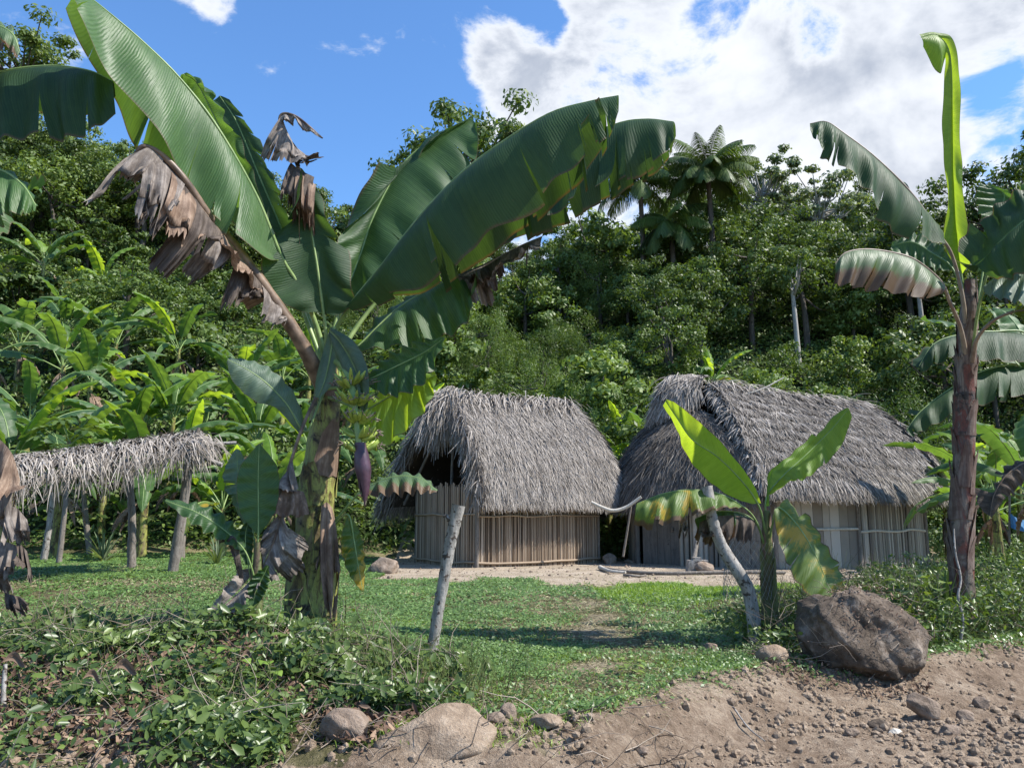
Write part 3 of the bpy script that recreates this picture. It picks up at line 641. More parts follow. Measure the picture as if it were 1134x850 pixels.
# shaded end: corner post, plank door, dark vertical slats, low planks
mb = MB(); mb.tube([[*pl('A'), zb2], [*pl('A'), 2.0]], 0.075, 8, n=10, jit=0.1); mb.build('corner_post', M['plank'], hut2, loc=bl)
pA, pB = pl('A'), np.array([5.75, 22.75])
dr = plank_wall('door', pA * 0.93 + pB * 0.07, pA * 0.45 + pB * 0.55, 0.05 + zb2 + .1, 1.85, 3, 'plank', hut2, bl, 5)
mb = MB(); mb.box([*(pA * 0.55 + pB * 0.45 + np.array([-0.05, -0.05])), 1.0], [0.012, 0.012, 0], [0.02, -0.02, 0], [0, 0, 0.07]); mb.build('latch', M['wood'], dr, loc=bl)
cane_wall('slat_panel', [pA * 0.45 + pB * 0.55, pB], zb2, 1.95, hut2, bl, mat='plank_c' if 'plank_c' in M else 'cane_grey', wd=0.16, seedn=6)
plank_wall('side_planks', pB, pl('B'), zb2 + 0.02, 1.9, 4, 'wood', hut2, bl, 7)
plank_wall('front_planks', pl('B'), pl('C'), zb2, 1.95, 9, 'cane_grey', hut2, bl, 8, lath=((1.02, 0.035), (1.78, 0.035)))
cane_wall('front_canes', [pl('C'), pl('D')], zb2, 1.98, hut2, bl, mat='cane_grey', wd=0.085, laths=((0.98, 0.035), (1.80, 0.03)), seedn=9)
cane_wall('rear_wall', [pl('D'), pl('E'), pl('F_'), pl('G'), pl('H'), pl('A')], zb2, 1.95, hut2, bl, mat='cane_grey', wd=0.12, seedn=10)
for k in 'BCD':
    q = pl(k); mb = MB(); mb.tube([[q[0], q[1] - 0.04, zb2], [q[0] + .02, q[1] - 0.04, 2.0]], 0.055, 8, n=10, jit=0.12); mb.build('corner_post', M['wood'], hut2, loc=bl)
RL = np.array([5.35, 25.7, 5.72]); RR = np.array([11.35, 26.3, 4.98]); RM = (RL + RR) / 2 + Z_ * 0.02 + np.array([0, 0, -0.1])
ez = 1.97
def ev_(x, y, z=ez): return np.array([x, y, z])
RLf = RL + np.array([0.95, -0.05, -0.16])
Gf, nf = roof_sheet([RLf, RM, RR], [ev_(6.6, 21.65, 2.1), ev_(9.35, 21.9, 2.0), ev_(12.15, 23.05, 2.0)], 0.22)
Gr, nr = roof_sheet([RR, RR + [0.05, .02, 0], RR + [0, .1, 0]], [ev_(12.15, 22.9), ev_(13.25, 25.3), ev_(12.0, 28.7)], 0.3)
Gk, nk = roof_sheet([RR, RM, RL], [ev_(12.0, 28.7), ev_(9, 29.2), ev_(5.2, 29.2)], 0.25)
# the shaded end slope starts below the ridge so a dark vent stays open under the cap
H0 = np.array([4.95, 26.3, 4.75]); H1 = np.array([5.95, 24.75, 4.45])
Ge, ne = roof_sheet([H0, (H0 + H1) / 2 + [-.1, -.1, 0], H1], [ev_(3.2, 27.2, 2.0), ev_(3.62, 24.2, 2.08), ev_(6.8, 21.75, 2.08)], 0.22)
Gl, nl = roof_sheet([RL, H0 * .5 + RL * .5, H0], [ev_(5.2, 29.2), ev_(3.9, 28.7), ev_(3.2, 27.2, 2.0)], 0.15)
mb = MB()
for G__ in (Gf, Gr, Gk, Ge, Gl): mb.grid(G__, m=1)
thatch_on(mb, Gf, nf, 22000, L=(0.35, 0.65), wd=0.022, courses=10); thatch_on(mb, Gf, nf, 17000, L=(0.35, 0.65), wd=0.022, courses=10, m=2); thatch_on(mb, Gr, nr, 6000, wd=0.036, courses=12); thatch_on(mb, Gk, nk, 4500, wd=0.045)
thatch_on(mb, Ge, ne, 17000, L=(0.4, 0.9), wd=0.025, m=2); thatch_on(mb, Gl, nl, 3000, L=(0.4, 0.9), wd=0.04, m=2)  # dark strands only: the end's shade is put into the thatch colour
fringe(mb, [RLf, RM, RR], [0.25, -0.8, -0.35], [0, -.3, 1], 2200, (0.5, 1.0), droop=0.4)
# cap: drooping bundle over the vent, and the ragged rim of the front slope
hood, nhood = roof_sheet([RL + [0.95, 0.1, 0.06], RL + [0.3, 0.1, 0.10], RL + [-0.25, 0.15, 0.0]], [RL + [0.55, -0.55, -0.45], RL + [-0.35, -0.5, -0.8], RL + [-0.85, 0.2, -0.95]], 0.16)
mb.grid(hood, m=1); thatch_on(mb, hood, nhood, 1500, L=(0.4, 0.8), wd=0.036, m=0, fringe=0.5)
fringe(mb, [RL + [0.42, 0.1, 0.05], RL + [-.1, .1, .06], RL + [-0.3, 0.15, -0.02]], [-0.35, -0.6, -0.7], [-0.3, -1, 0.9], 500, (0.4, 0.8), spread=0.3, droop=0.6, thick=0.07)
fringe(mb, Gf[:5, 0], [-0.6, -0.6, -0.3], [-1, -1, 0.6], 300, (0.2, 0.4), spread=0.35, droop=0.4, thick=0.07)
fringe(mb, Gf[4:, 0], [-0.5, -0.55, -0.6], [-1, -1, 0.6], 420, (0.15, 0.35), spread=0.28, droop=0.4, thick=0.07)
mb.build('thatched_roof', [M['thatch'], M['under'], M['thatch_dark']], hut2, loc=bl)
mb = MB(); mb.tube([W(800, 442, 25.0), W(840, 432, 25.1), W(868, 418, 25.2)], [0.03, 0.02], 6, n=12, jit=0.1)
tag(mb.build('thatch_pole', M['pole'], loc=W(800, 442, 25.0)), 'thin pale stick lying across the thatch near the ridge of the larger hut', 'stick')

# ================================================================== SHELTER at left
s0 = w2(-6.9, 16.4)
sh = thing('thatched_shelter', 'low open shelter with drooping palm thatch on rough forked posts, in the lawn', 'shelter', s0)
def postw(px0, py0, px1, py1, Y, r, mat='wood', Y1=None, bend=0.05, root=sh, loc=s0, name='post', fork=False):
    p0 = W(px0, py0, Y); p0[2] = gz(p0[0], Y) - 0.1; p1 = W(px1, py1, Y1 or Y); mid = (p0 + p1) / 2 + np.array([bend, 0, 0])
    mb = MB(); mb.tube([p0, mid, p1], [r * 1.15, r, r * 0.85], 9, n=22, jit=0.09)
    if fork: mb.tube([p0 * 0.12 + p1 * 0.88, p1 + np.array([0.12, 0, 0.12])], [r * .6, r * .4], 7, n=6, jit=0.1)
    return mb.build(name, M[mat], root, loc=loc)
postw(190, 637, 213, 480, 16.0, 0.09, 'wood', bend=0.03, fork=True)
postw(146, 625, 143, 520, 17.2, 0.078, 'wood', bend=0.04)
postw(50, 597, 59, 545, 21.0, 0.075, 'post', bend=0.02)
postw(104, 573, 92, 535, 24.0, 0.08, 'wood', bend=-.02)
postw(203, 585, 207, 530, 21.5, 0.08, 'wood', bend=-0.02)
A0 = W(226, 489, 16.0); A1 = W(-110, 540, 12.0); B0_ = W(222, 487, 17.9); B1_ = W(-110, 528, 13.6)
ridge = [A0 * .5 + B0_ * .5 + Z_ * .12, (A0 + A1 + B0_ + B1_) / 4 + Z_ * .10, A1 * .5 + B1_ * .5 + Z_ * .06]
Gs, ns = roof_sheet(ridge, [A0 - Z_ * .04, (A0 + A1) / 2 - Z_ * .06, A1 - Z_ * .05], 0.12); Gt, nt_ = roof_sheet(ridge, [B0_ - Z_ * .1, (B0_ + B1_) / 2 - Z_ * .18, B1_ - Z_ * .1], 0.12)
mb = MB(); mb.grid(Gs, m=1); mb.grid(Gt, m=1)
thatch_on(mb, Gs, ns, 1500, L=(0.3, 0.55), wd=0.022, fringe=0.1); thatch_on(mb, Gt, nt_, 1000, L=(0.3, 0.5), wd=0.022)
fringe(mb, [A0 - Z_ * .1, (A0 + A1) / 2 - Z_ * .15, A1 - Z_ * .15], [0, -0.65, -0.45], [0, -1, 0.5], 1150, (0.12, 0.36), wd=0.018, spread=0.55, droop=0.9, thick=0.07)
fringe(mb, [A0 + [-.4, 0, -.1], A0 * .6 + A1 * .4 - Z_ * .1, A0 * .3 + A1 * .7 - Z_ * .1], [0, -0.35, -0.9], [0, -1, 0.5], 110, (0.25, 0.55), wd=0.016, spread=0.35, droop=0.4, thick=0.07)
fringe(mb, [A0 * .9 + A1 * .1, A0, B0_], [0.7, -0.2, -0.5], [0.6, -.6, 0.5], 240, (0.2, 0.5), wd=0.020, spread=0.5, droop=0.6, thick=0.10)
mb.build('thatch', [M['thatch'], M['under']], sh, loc=s0)
for pts, r in (([W(240, 491, 16.2), W(150, 499, 15.2), W(20, 512, 14.0)], .055), ([W(238, 497, 17), W(120, 503, 16.4), W(30, 510, 15.6)], .045), ([W(246, 515, 16.0), W(222, 506, 16.0), W(196, 500, 16)], .05), ([W(262, 490, 18.0), W(190, 494, 17.6), W(120, 498, 17)], .04)):
    mb = MB(); mb.tube(pts, [r, r * 0.7], 7, n=24, jit=0.08); mb.build('roof_pole', M['post'], sh, loc=s0)

# ================================================================== BIG FRUITING BANANA (left foreground)
lb = W(340, 700, 8.0); lb[2] = gz(lb[0], lb[1])
ban = thing('banana_plant', 'large banana plant with a green fruit bunch, purple bud and torn leaves, left foreground', 'banana plant', lb)
def P_(l, y=None): return P3(l, y)
BK = dict(loc=lb)
stp = [lb - Z_ * .15, W(345, 640, 8.0), W(350, 560, 8.0), W(357, 490, 8.0), W(364, 430, 8.0), W(364, 385, 8.0)]
stem('pseudostem', ban, stp, [0.28, 0.215, 0.185, 0.165, 0.145, 0.10, 0.07], 'stem', loc=lb, sheaths=16, n=34)
L_ = lambda *a_, **k: leaf('leaf', ban, *a_, loc=lb, **k)
# upper left giant leaf
L_(P_([(364, 415, 8.0), (350, 360, 7.85), (330, 315, 7.7), (312, 285, 7.55)]),
   P_([(312, 285, 7.55), (283, 215, 7.3), (240, 140, 7.0), (200, 88, 6.8), (160, 48, 6.6), (118, 12, 6.4), (85, -14, 6.3)]),
   P_([(307, 289, 7.5), (285, 288, 7.3), (246, 256, 7.0), (210, 206, 6.8), (176, 160, 6.6), (150, 116, 6.4), (118, 72, 6.25), (86, 25, 6.15), (74, -8, 6.2)]),
   P_([(312, 287, 7.6), (296, 272, 7.85), (250, 240, 7.75), (205, 200, 7.55), (158, 158, 7.25), (126, 112, 7.0), (100, 60, 6.75), (78, 5, 6.5)]), mat='leaf', rr=0.026, seed=1, tears=6, tdrop=0.08, gap=0.03, bulge=0.06, ripple=0.085, waves=2.7, N=110, K=12)
# large dark leaves to the right
L_(P_([(366, 412, 8.0), (370, 370, 7.95), (388, 338, 7.8)]),
   P_([(388, 338, 7.8), (425, 292, 7.6), (465, 240, 7.4), (511, 192, 7.2), (560, 155, 7.0), (610, 125, 6.8), (655, 112, 6.7), (685, 106, 6.6)]),
   P_([(386, 342, 7.7), (418, 325, 7.4), (458, 318, 7.15), (500, 290, 6.95), (526, 258, 6.85), (580, 232, 6.7), (618, 203, 6.6), (650, 175, 6.5), (676, 150, 6.45), (686, 128, 6.5)]),
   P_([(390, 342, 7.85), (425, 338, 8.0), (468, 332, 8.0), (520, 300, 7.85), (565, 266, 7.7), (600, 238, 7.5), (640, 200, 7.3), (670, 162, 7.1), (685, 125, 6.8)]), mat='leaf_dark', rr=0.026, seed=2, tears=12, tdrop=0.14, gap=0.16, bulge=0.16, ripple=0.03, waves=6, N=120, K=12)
L_(P_([(368, 405, 8.1), (400, 355, 8.3), (440, 308, 8.4), (455, 295, 8.4)]),
   P_([(455, 295, 8.4), (505, 255, 8.4), (560, 210, 8.3), (620, 165, 8.2), (680, 138, 8.0), (715, 132, 7.9), (746, 135, 7.8)]),
   P_([(458, 300, 8.35), (510, 290, 8.2), (545, 274, 8.1), (590, 252, 8.0), (642, 232, 7.9), (690, 200, 7.8), (730, 177, 7.7), (747, 158, 7.7)]),
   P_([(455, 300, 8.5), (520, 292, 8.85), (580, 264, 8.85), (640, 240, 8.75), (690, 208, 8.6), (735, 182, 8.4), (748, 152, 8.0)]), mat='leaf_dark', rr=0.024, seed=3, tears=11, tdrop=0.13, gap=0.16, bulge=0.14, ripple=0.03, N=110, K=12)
# upright leaf behind, both halves seen
L_(P_([(362, 405, 8.1), (368, 370, 8.2), (378, 338, 8.3)]),
   P_([(378, 338, 8.3), (398, 285, 8.5), (416, 234, 8.6), (449, 178, 8.8), (490, 148, 8.9), (522, 131, 9.0)]),
   P_([(380, 338, 8.3), (415, 322, 8.2), (450, 287, 8.3), (490, 255, 8.4), (515, 215, 8.6), (529, 172, 8.8), (528, 138, 8.95)]),
   P_([(374, 338, 8.3), (368, 300, 8.2), (370, 268, 8.3), (394, 243, 8.45), (430, 196, 8.65), (470, 153, 8.8), (518, 130, 8.95)]), mat='leaf', rr=0.024, seed=4, tears=7, tdrop=0.09, gap=0.08, bulge=-0.06, ripple=0.03, N=90, K=10)
# folded leaf with a dead tip, centre
L_(P_([(362, 405, 7.9), (361, 370, 7.8), (358, 345, 7.75)]),
   P_([(358, 345, 7.75), (352, 300, 7.7), (346, 262, 7.7), (340, 220, 7.7), (331, 185, 7.7)]),
   P_([(362, 350, 7.7), (378, 330, 7.6), (375, 285, 7.58), (357, 235, 7.62), (338, 188, 7.68)]),
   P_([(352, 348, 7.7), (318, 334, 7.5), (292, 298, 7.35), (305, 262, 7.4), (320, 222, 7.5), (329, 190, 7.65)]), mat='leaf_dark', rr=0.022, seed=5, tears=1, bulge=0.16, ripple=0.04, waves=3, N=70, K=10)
# narrow torn leaf behind, with holes
L_(P_([(360, 405, 8.2), (350, 370, 8.3), (340, 345, 8.4)]),
   P_([(340, 345, 8.4), (318, 270, 8.6), (285, 190, 8.8), (262, 135, 8.9), (243, 106, 9.0)]),
   P_([(343, 345, 8.35), (330, 268, 8.4), (306, 205, 8.6), (280, 145, 8.8), (250, 106, 8.95)]),
   P_([(336, 347, 8.4), (298, 262, 8.5), (258, 195, 8.7), (234, 145, 8.85), (234, 112, 9.0)]), mat='leaf_dark', seed=6, tears=9, tdrop=0.06, gap=0.45, bulge=0.08, ripple=0.02)
L_(P_([(358, 405, 8.2), (330, 330, 8.3), (300, 262, 8.3)]),
   P_([(300, 262, 8.3), (268, 195, 8.1), (238, 130, 7.9), (218, 92, 7.8), (203, 82, 7.7)]),
   P_([(302, 260, 8.3), (278, 190, 8.05), (250, 128, 7.8), (232, 100, 7.7), (208, 80, 7.7)]),
   P_([(296, 262, 8.3), (255, 205, 8.2), (222, 140, 8.0), (206, 105, 7.9), (198, 84, 7.8)]), mat='leaf', seed=7, tears=2, tdrop=0.04)
# mid right leaf whose tip has died
L_(P_([(366, 405, 8.1), (380, 396, 8.2), (393, 387, 8.2)]),
   P_([(393, 387, 8.2), (440, 342, 8.4), (485, 315, 8.6), (530, 296, 8.7)]),
   P_([(394, 390, 8.15), (435, 388, 8.0), (480, 380, 8.05), (515, 360, 8.2), (531, 318, 8.5)]),
   P_([(394, 384, 8.3), (430, 352, 8.6), (475, 326, 8.85), (530, 300, 8.9)]), mat='leaf', seed=8, tears=3, tdrop=0.08, gap=0.1, ripple=0.04, N=80, K=10)
# bright lower right leaves
L_(P_([(364, 430, 7.85), (385, 428, 7.7), (405, 422, 7.6)]),
   P_([(405, 422, 7.6), (440, 405, 7.5), (470, 390, 7.4), (492, 374, 7.3)]),
   P_([(404, 420, 7.6), (428, 396, 7.7), (458, 380, 7.6), (491, 373, 7.35)]),
   P_([(408, 428, 7.5), (435, 438, 7.3), (470, 422, 7.2), (493, 376, 7.25)]), mat='leaf', seed=9, bulge=0.08, rr=0.016)
L_(P_([(364, 440, 7.9), (385, 448, 7.8), (402, 455, 7.7)]),
   P_([(402, 455, 7.7), (430, 440, 7.7), (458, 427, 7.6), (483, 415, 7.5)]),
   P_([(402, 460, 7.7), (414, 498, 7.65), (442, 482, 7.6), (474, 448, 7.5), (484, 418, 7.5)]),
   P_([(400, 450, 7.7), (428, 428, 7.8), (456, 415, 7.75), (482, 412, 7.6)]), mat='leaf_bright', seed=10, bulge=0.08, rr=0.016)
# waxy folded leaves hanging over the bunch
L_(None, P_([(366, 366, 7.75), (378, 380, 7.6), (392, 405, 7.5), (402, 435, 7.5), (404, 462, 7.5)]),
   P_([(364, 370, 7.75), (374, 398, 7.65), (386, 425, 7.55), (397, 447, 7.5), (404, 463, 7.5)]),
   P_([(370, 364, 7.7), (392, 378, 7.5), (406, 404, 7.45), (409, 435, 7.45), (405, 462, 7.5)]), mat='leaf_blue', seed=11, rr=0.012, bulge=0.3, ripple=0.006)
L_(None, P_([(370, 362, 7.75), (366, 392, 7.72), (360, 420, 7.66), (352, 440, 7.6)]),
   P_([(366, 362, 7.75), (358, 388, 7.7), (350, 418, 7.62), (349, 439, 7.6)]),
   P_([(373, 364, 7.75), (374, 394, 7.7), (368, 424, 7.64), (354, 441, 7.6)]), mat='leaf_blue', seed=12, rr=0.012, bulge=0.25, ripple=0.006)
# arching leaf left of the stem
L_(P_([(360, 430, 7.9), (352, 450, 7.75), (338, 478, 7.65)]),
   P_([(338, 478, 7.65), (318, 448, 7.55), (295, 424, 7.45), (272, 408, 7.35), (252, 398, 7.3)]),
   P_([(333, 482, 7.65), (306, 452, 7.5), (282, 444, 7.4), (258, 422, 7.3), (251, 400, 7.3)]),
   P_([(340, 474, 7.7), (326, 436, 7.65), (302, 410, 7.55), (277, 399, 7.45), (253, 396, 7.35)]), mat='leaf_blue', seed=13, rr=0.013, bulge=0.12, ripple=0.015)
# low leaf to the right with a dried tip
L_(P_([(352, 600, 7.9), (375, 572, 7.8), (396, 548, 7.7)]),
   P_([(396, 548, 7.7), (418, 534, 7.65), (442, 527, 7.6), (466, 530, 7.55), (484, 543, 7.5)]),
   P_([(398, 550, 7.6), (420, 548, 7.4), (445, 547, 7.35), (466, 545, 7.35), (483, 545, 7.45)]),
   P_([(396, 547, 7.8), (418, 535, 7.95), (442, 529, 7.95), (466, 532, 7.9), (484, 544, 7.6)]), mat='leaf_burnt', seed=14, rr=0.014)
L_(P_([(362, 600, 7.9), (372, 580, 7.8), (386, 570, 7.6)]),
   P_([(386, 570, 7.6), (392, 598, 7.6), (397, 628, 7.6), (402, 655, 7.6)]),
   P_([(384, 572, 7.6), (377, 602, 7.55), (386, 634, 7.55), (401, 655, 7.6)]),
   P_([(388, 570, 7.6), (400, 594, 7.65), (404, 624, 7.65), (403, 654, 7.6)]), mat='leaf_yellow', seed=15, rr=0.012)

def rag(name, parent, top, bot, mat, loc, seed=0, tears=4, Yt=7.5, ripple=0.055, ragk=0.4, **kw):
    rs = np.random.default_rng(seed); mb = MB(); Mi = cr(P3(top, Yt), 60); E = cr(P3(bot, Yt), 60)
    ref = np.tile([[0.2, -1, 0.2]], (60, 1)); blade(mb, Mi, E, ref, N=50, K=9, bulge=kw.get('bulge', 0.08), ripple=ripple, waves=kw.get('waves', 2.6), tears=max(0, tears - 1), tdrop=0.12, gap=0.22, rs=rs, rag=ragk * 1.2)
    return mb.build(name, M[mat], parent, loc=loc)
# dead leaf hanging at the upper left: thick dry midrib and rags
YM[0] = lambda y_: 7.9 - (7.9 - y_) * 2.3
mb = MB(); mb.tube(P3([(356, 425, 7.9), (335, 382, 7.8), (298, 325, 7.7), (262, 275, 7.6), (232, 240, 7.5), (205, 200, 7.4), (182, 174, 7.35), (160, 162, 7.3), (150, 172, 7.3), (146, 190, 7.3)]), [0.085, 0.06, 0.042, 0.032, 0.022, 0.012], 9, n=50, jit=0.06)
dl = mb.build('dead_leaf', M['rib_brown'], ban, loc=lb); dl['label'] = 'dead brown leaf hanging in rags from its thick dry midrib'
rag('rag', dl, [(152, 168, 7.3), (165, 164, 7.3), (182, 176, 7.35)], [(96, 232, 7.2), (122, 222, 7.2), (150, 215, 7.25)], 'dead_grey', lb, 1, 5)
rag('rag', dl, [(160, 164, 7.3), (178, 175, 7.35), (205, 203, 7.4)], [(140, 268, 7.2), (160, 280, 7.2), (178, 255, 7.25)], 'dead_grey', lb, 2, 6)
rag('rag', dl, [(175, 175, 7.35), (200, 197, 7.4), (225, 232, 7.45)], [(150, 250, 7.25), (165, 262, 7.25), (190, 240, 7.35)], 'dead_dark', lb, 22, 4)
rag('rag', dl, [(205, 205, 7.4), (225, 232, 7.45), (246, 258, 7.5)], [(180, 285, 7.25), (205, 296, 7.25), (228, 280, 7.35)], 'dead_dark', lb, 23, 3)
rag('rag', dl, [(190, 190, 7.36), (212, 215, 7.42), (238, 248, 7.5)], [(163, 270, 7.2), (186, 302, 7.2), (214, 272, 7.35)], 'dead', lb, 3, 2, waves=2, ripple=0.06)
rag('rag', dl, [(232, 242, 7.5), (248, 262, 7.55), (262, 280, 7.6)], [(212, 318, 7.35), (222, 330, 7.35), (240, 300, 7.45)], 'dead_grey', lb, 4, 2, waves=2)
rag('rag', dl, [(240, 250, 7.5), (268, 285, 7.6), (300, 328, 7.7)], [(244, 290, 7.45), (262, 322, 7.5), (290, 338, 7.65)], 'dead', lb, 5, 2)
rag('rag', dl, [(262, 280, 7.6), (278, 300, 7.62), (298, 325, 7.7)], [(240, 346, 7.45), (256, 354, 7.45), (284, 334, 7.6)], 'dead_dark', lb, 6, 3)
rag('rag', dl, [(290, 315, 7.65), (305, 335, 7.72), (318, 352, 7.76)], [(292, 345, 7.6), (308, 358, 7.65), (318, 362, 7.7)], 'dead_grey', lb, 7, 2)
YM[0] = None
# dead tip of the folded leaf
mb = MB(); mb.tube(P3([(332, 190, 7.7), (322, 165, 7.7), (310, 138, 7.7), (313, 126, 7.7), (330, 130, 7.65), (357, 153, 7.5)]), [0.02, 0.008], 6, n=30)
dt = mb.build('dead_leaf_tip', M['rib_brown'], ban, loc=lb)
rag('rag', dt, [(312, 128, 7.7), (318, 145, 7.7), (330, 168, 7.7)], [(280, 184, 7.6), (300, 190, 7.55), (350, 182, 7.55)], 'dead_grey', lb, 8, 3, waves=3, ripple=0.05)
rag('rag', dt, [(310, 128, 7.7), (320, 126, 7.7), (334, 133, 7.65), (355, 150, 7.5)], [(314, 144, 7.65), (326, 142, 7.6), (338, 150, 7.55), (357, 156, 7.5)], 'dead_grey', lb, 9, 1)
rag('rag', dt, [(318, 150, 7.68), (330, 165, 7.68), (340, 185, 7.7)], [(336, 205, 7.6), (350, 182, 7.55), (352, 172, 7.5)], 'dead_dark', lb, 10, 3)
rag('rag', dt, [(322, 180, 7.66), (332, 188, 7.64), (348, 196, 7.62)], [(304, 240, 7.5), (318, 248, 7.5), (344, 236, 7.55)], 'dead_dark', lb, 11, 5)
rag('rag', dt, [(328, 190, 7.6), (338, 196, 7.6), (350, 205, 7.6)], [(326, 262, 7.5), (336, 268, 7.5), (346, 262, 7.55)], 'dead', lb, 12, 4)
# dead tip of the mid right leaf
dt2 = rag('dead_leaf_tip', ban, [(505, 305, 8.65), (540, 290, 8.7), (575, 272, 8.7), (601, 261, 8.7)], [(524, 340, 8.3), (549, 326, 8.3), (575, 300, 8.4), (596, 292, 8.5)], 'dead_grey', lb, 13, 6)
rag('dead_leaf_tip', ban, [(508, 306, 8.6), (530, 298, 8.65), (556, 284, 8.7)], [(530, 325, 8.35), (545, 330, 8.3), (560, 305, 8.4)], 'dead_dark', lb, 14, 3)
# dead sheets down the left of the stem
ds = MB(); ds.tube(P3([(350, 440, 7.8), (336, 470, 7.6), (324, 505, 7.55), (314, 540, 7.55), (306, 590, 7.5), (290, 630, 7.45), (262, 660, 7.35), (232, 684, 7.25)]), [0.02, 0.016, 0.012, 0.006], 6, n=40)
dsh = ds.build('dead_leaf', M['rib_brown'], ban, loc=lb)
rag('rag', dsh, [(324, 505, 7.55), (318, 520, 7.55), (312, 540, 7.55)], [(330, 545, 7.5), (318, 546, 7.45), (304, 540, 7.5)], 'dead_grey', lb, 15, 1)
rag('rag', dsh, [(308, 538, 7.55), (320, 540, 7.55), (336, 544, 7.6)], [(300, 570, 7.45), (318, 572, 7.45), (342, 570, 7.55)], 'dead', lb, 16, 1, ragk=0.1)
rag('rag', dsh, [(312, 565, 7.5), (306, 592, 7.5), (290, 628, 7.45)], [(328, 600, 7.45), (322, 640, 7.4), (310, 655, 7.4)], 'dead_grey', lb, 17, 2, waves=3)
rag('rag', dsh, [(311, 566, 7.5), (306, 590, 7.5), (290, 628, 7.45)], [(290, 590, 7.45), (276, 612, 7.4), (278, 624, 7.4)], 'dead_grey', lb, 18, 1)
rag('rag', dsh, [(292, 625, 7.45), (268, 652, 7.38), (233, 683, 7.25)], [(294, 668, 7.3), (276, 682, 7.25), (240, 688, 7.2)], 'dead_grey', lb, 19, 2)
rag('rag', dsh, [(286, 628, 7.45), (262, 655, 7.35), (234, 682, 7.25)], [(262, 632, 7.4), (250, 648, 7.3), (230, 676, 7.25)], 'dead_grey', lb, 20, 1)
rag('dry_sheath', ban, [(356, 560, 7.78), (362, 556, 7.78), (368, 562, 7.8)], [(358, 672, 7.62), (366, 704, 7.6), (376, 690, 7.65)], 'dead', lb, 40, 5)
# fruit bunch and bud
def finger(mb, p, d, up, L=0.15, r=0.016):
    d = unit(d); pts = [p + d * L * f + up * (L * 0.42 * f * f) for f in np.linspace(0, 1, 8)]
    mb.tube(pts, np.array([0.5, 0.85, 1.0, 1.05, 1.05, 0.95, 0.65, 0.28]) * r, 6)
m, t = newmat('green_banana_skin'); tc = t.n('ShaderNodeTexCoord'); n = t.noise(tc.outputs['Object'], 12, 3); p = pbsdf(t, t.ramp(n, [(0.3, (0.15, 0.22, 0.03)), (0.7, (0.36, 0.44, 0.09))]), 0.4, 0.4); finish(t, p.outputs[0]); M['fruit'] = m
m, t = newmat('purple_bract'); tc = t.n('ShaderNodeTexCoord'); n = t.noise(tc.outputs['Object'], 9, 4); p = pbsdf(t, t.ramp(n, [(0.3, (0.028, 0.012, 0.022)), (0.7, (0.085, 0.042, 0.062))]), 0.38, 0.5, n, 0.2, 0.01); finish(t, p.outputs[0]); M['bract'] = m
st = P3([(366, 400, 7.9), (380, 405, 7.6), (390, 430, 7.45), (395, 470, 7.4), (399, 505, 7.4)]); stc = cr(st, 60)
mb = MB(); mb.tube(st, [0.045, 0.035, 0.028, 0.026], 8, n=30, jit=0.08); bs = mb.build('bunch_stalk', M['rib'], ban, loc=lb)
for k, (idx, nfi, mt) in enumerate(((28, 9, 0), (36, 11, 0), (43, 13, 0), (50, 13, 0), (56, 11, 0))):
    c = stc[idx]; mb = MB(); ph = -0.6 + k * 1.1
    for i in range(nfi):
        an = ph + (i / nfi - 0.5) * 4.4 - 1.57; d_ = np.array([math.cos(an), math.sin(an), 0.05 + 0.3 * rng.random()]); 
        finger(mb, c + np.array([math.cos(an), math.sin(an), 0]) * 0.03 + Z_ * rng.normal() * 0.012, d_, Z_ * (0.9 + 0.4 * rng.random()), 0.13 + 0.03 * rng.random(), 0.0215)
    for i in range(nfi * 3):
        an = ph + (rng.random() - 0.5) * 4.4 - 1.57; q = c + np.array([math.cos(an), math.sin(an), 0]) * (0.17 + rng.random() * 0.03) + Z_ * (0.01 + 0.06 * rng.random())
        mb.tube([q, q + rng.normal(size=3) * 0.02 + np.array([math.cos(an), math.sin(an), 0.3]) * 0.02], [0.006, 0.003], 4, 1, cap=False)
    mb.build('banana_hand', [M['fruit'], M['drytwig']], ban, loc=lb)
bp = P3([(399, 490, 7.38), (401, 510, 7.38), (403, 530, 7.38), (404, 560, 7.38)]); mb = MB(); mb.tube(bp, [0.02, 0.05, 0.068, 0.066, 0.05, 0.028, 0.004], 16, n=36)
for k in range(4):
    th0 = k * 1.7; G2 = np.zeros((14, 9, 3)); cb = cr(bp, 14)
    for a_ in range(14):
        f = a_ / 13; rr = np.interp(f, [0, .25, .5, .8, 1], [0.045, 0.066, 0.074, 0.045, 0.008]) * 1.04
        thv = th0 + np.linspace(-1.1, 1.1, 9) * (1 - 0.7 * f ** 3); G2[a_] = cb[a_] + np.stack([np.cos(thv) * rr, np.sin(thv) * rr, 0 * thv], -1)
    mb.grid(G2)
mb.build('flower_bud', M['bract'], ban, loc=lb)

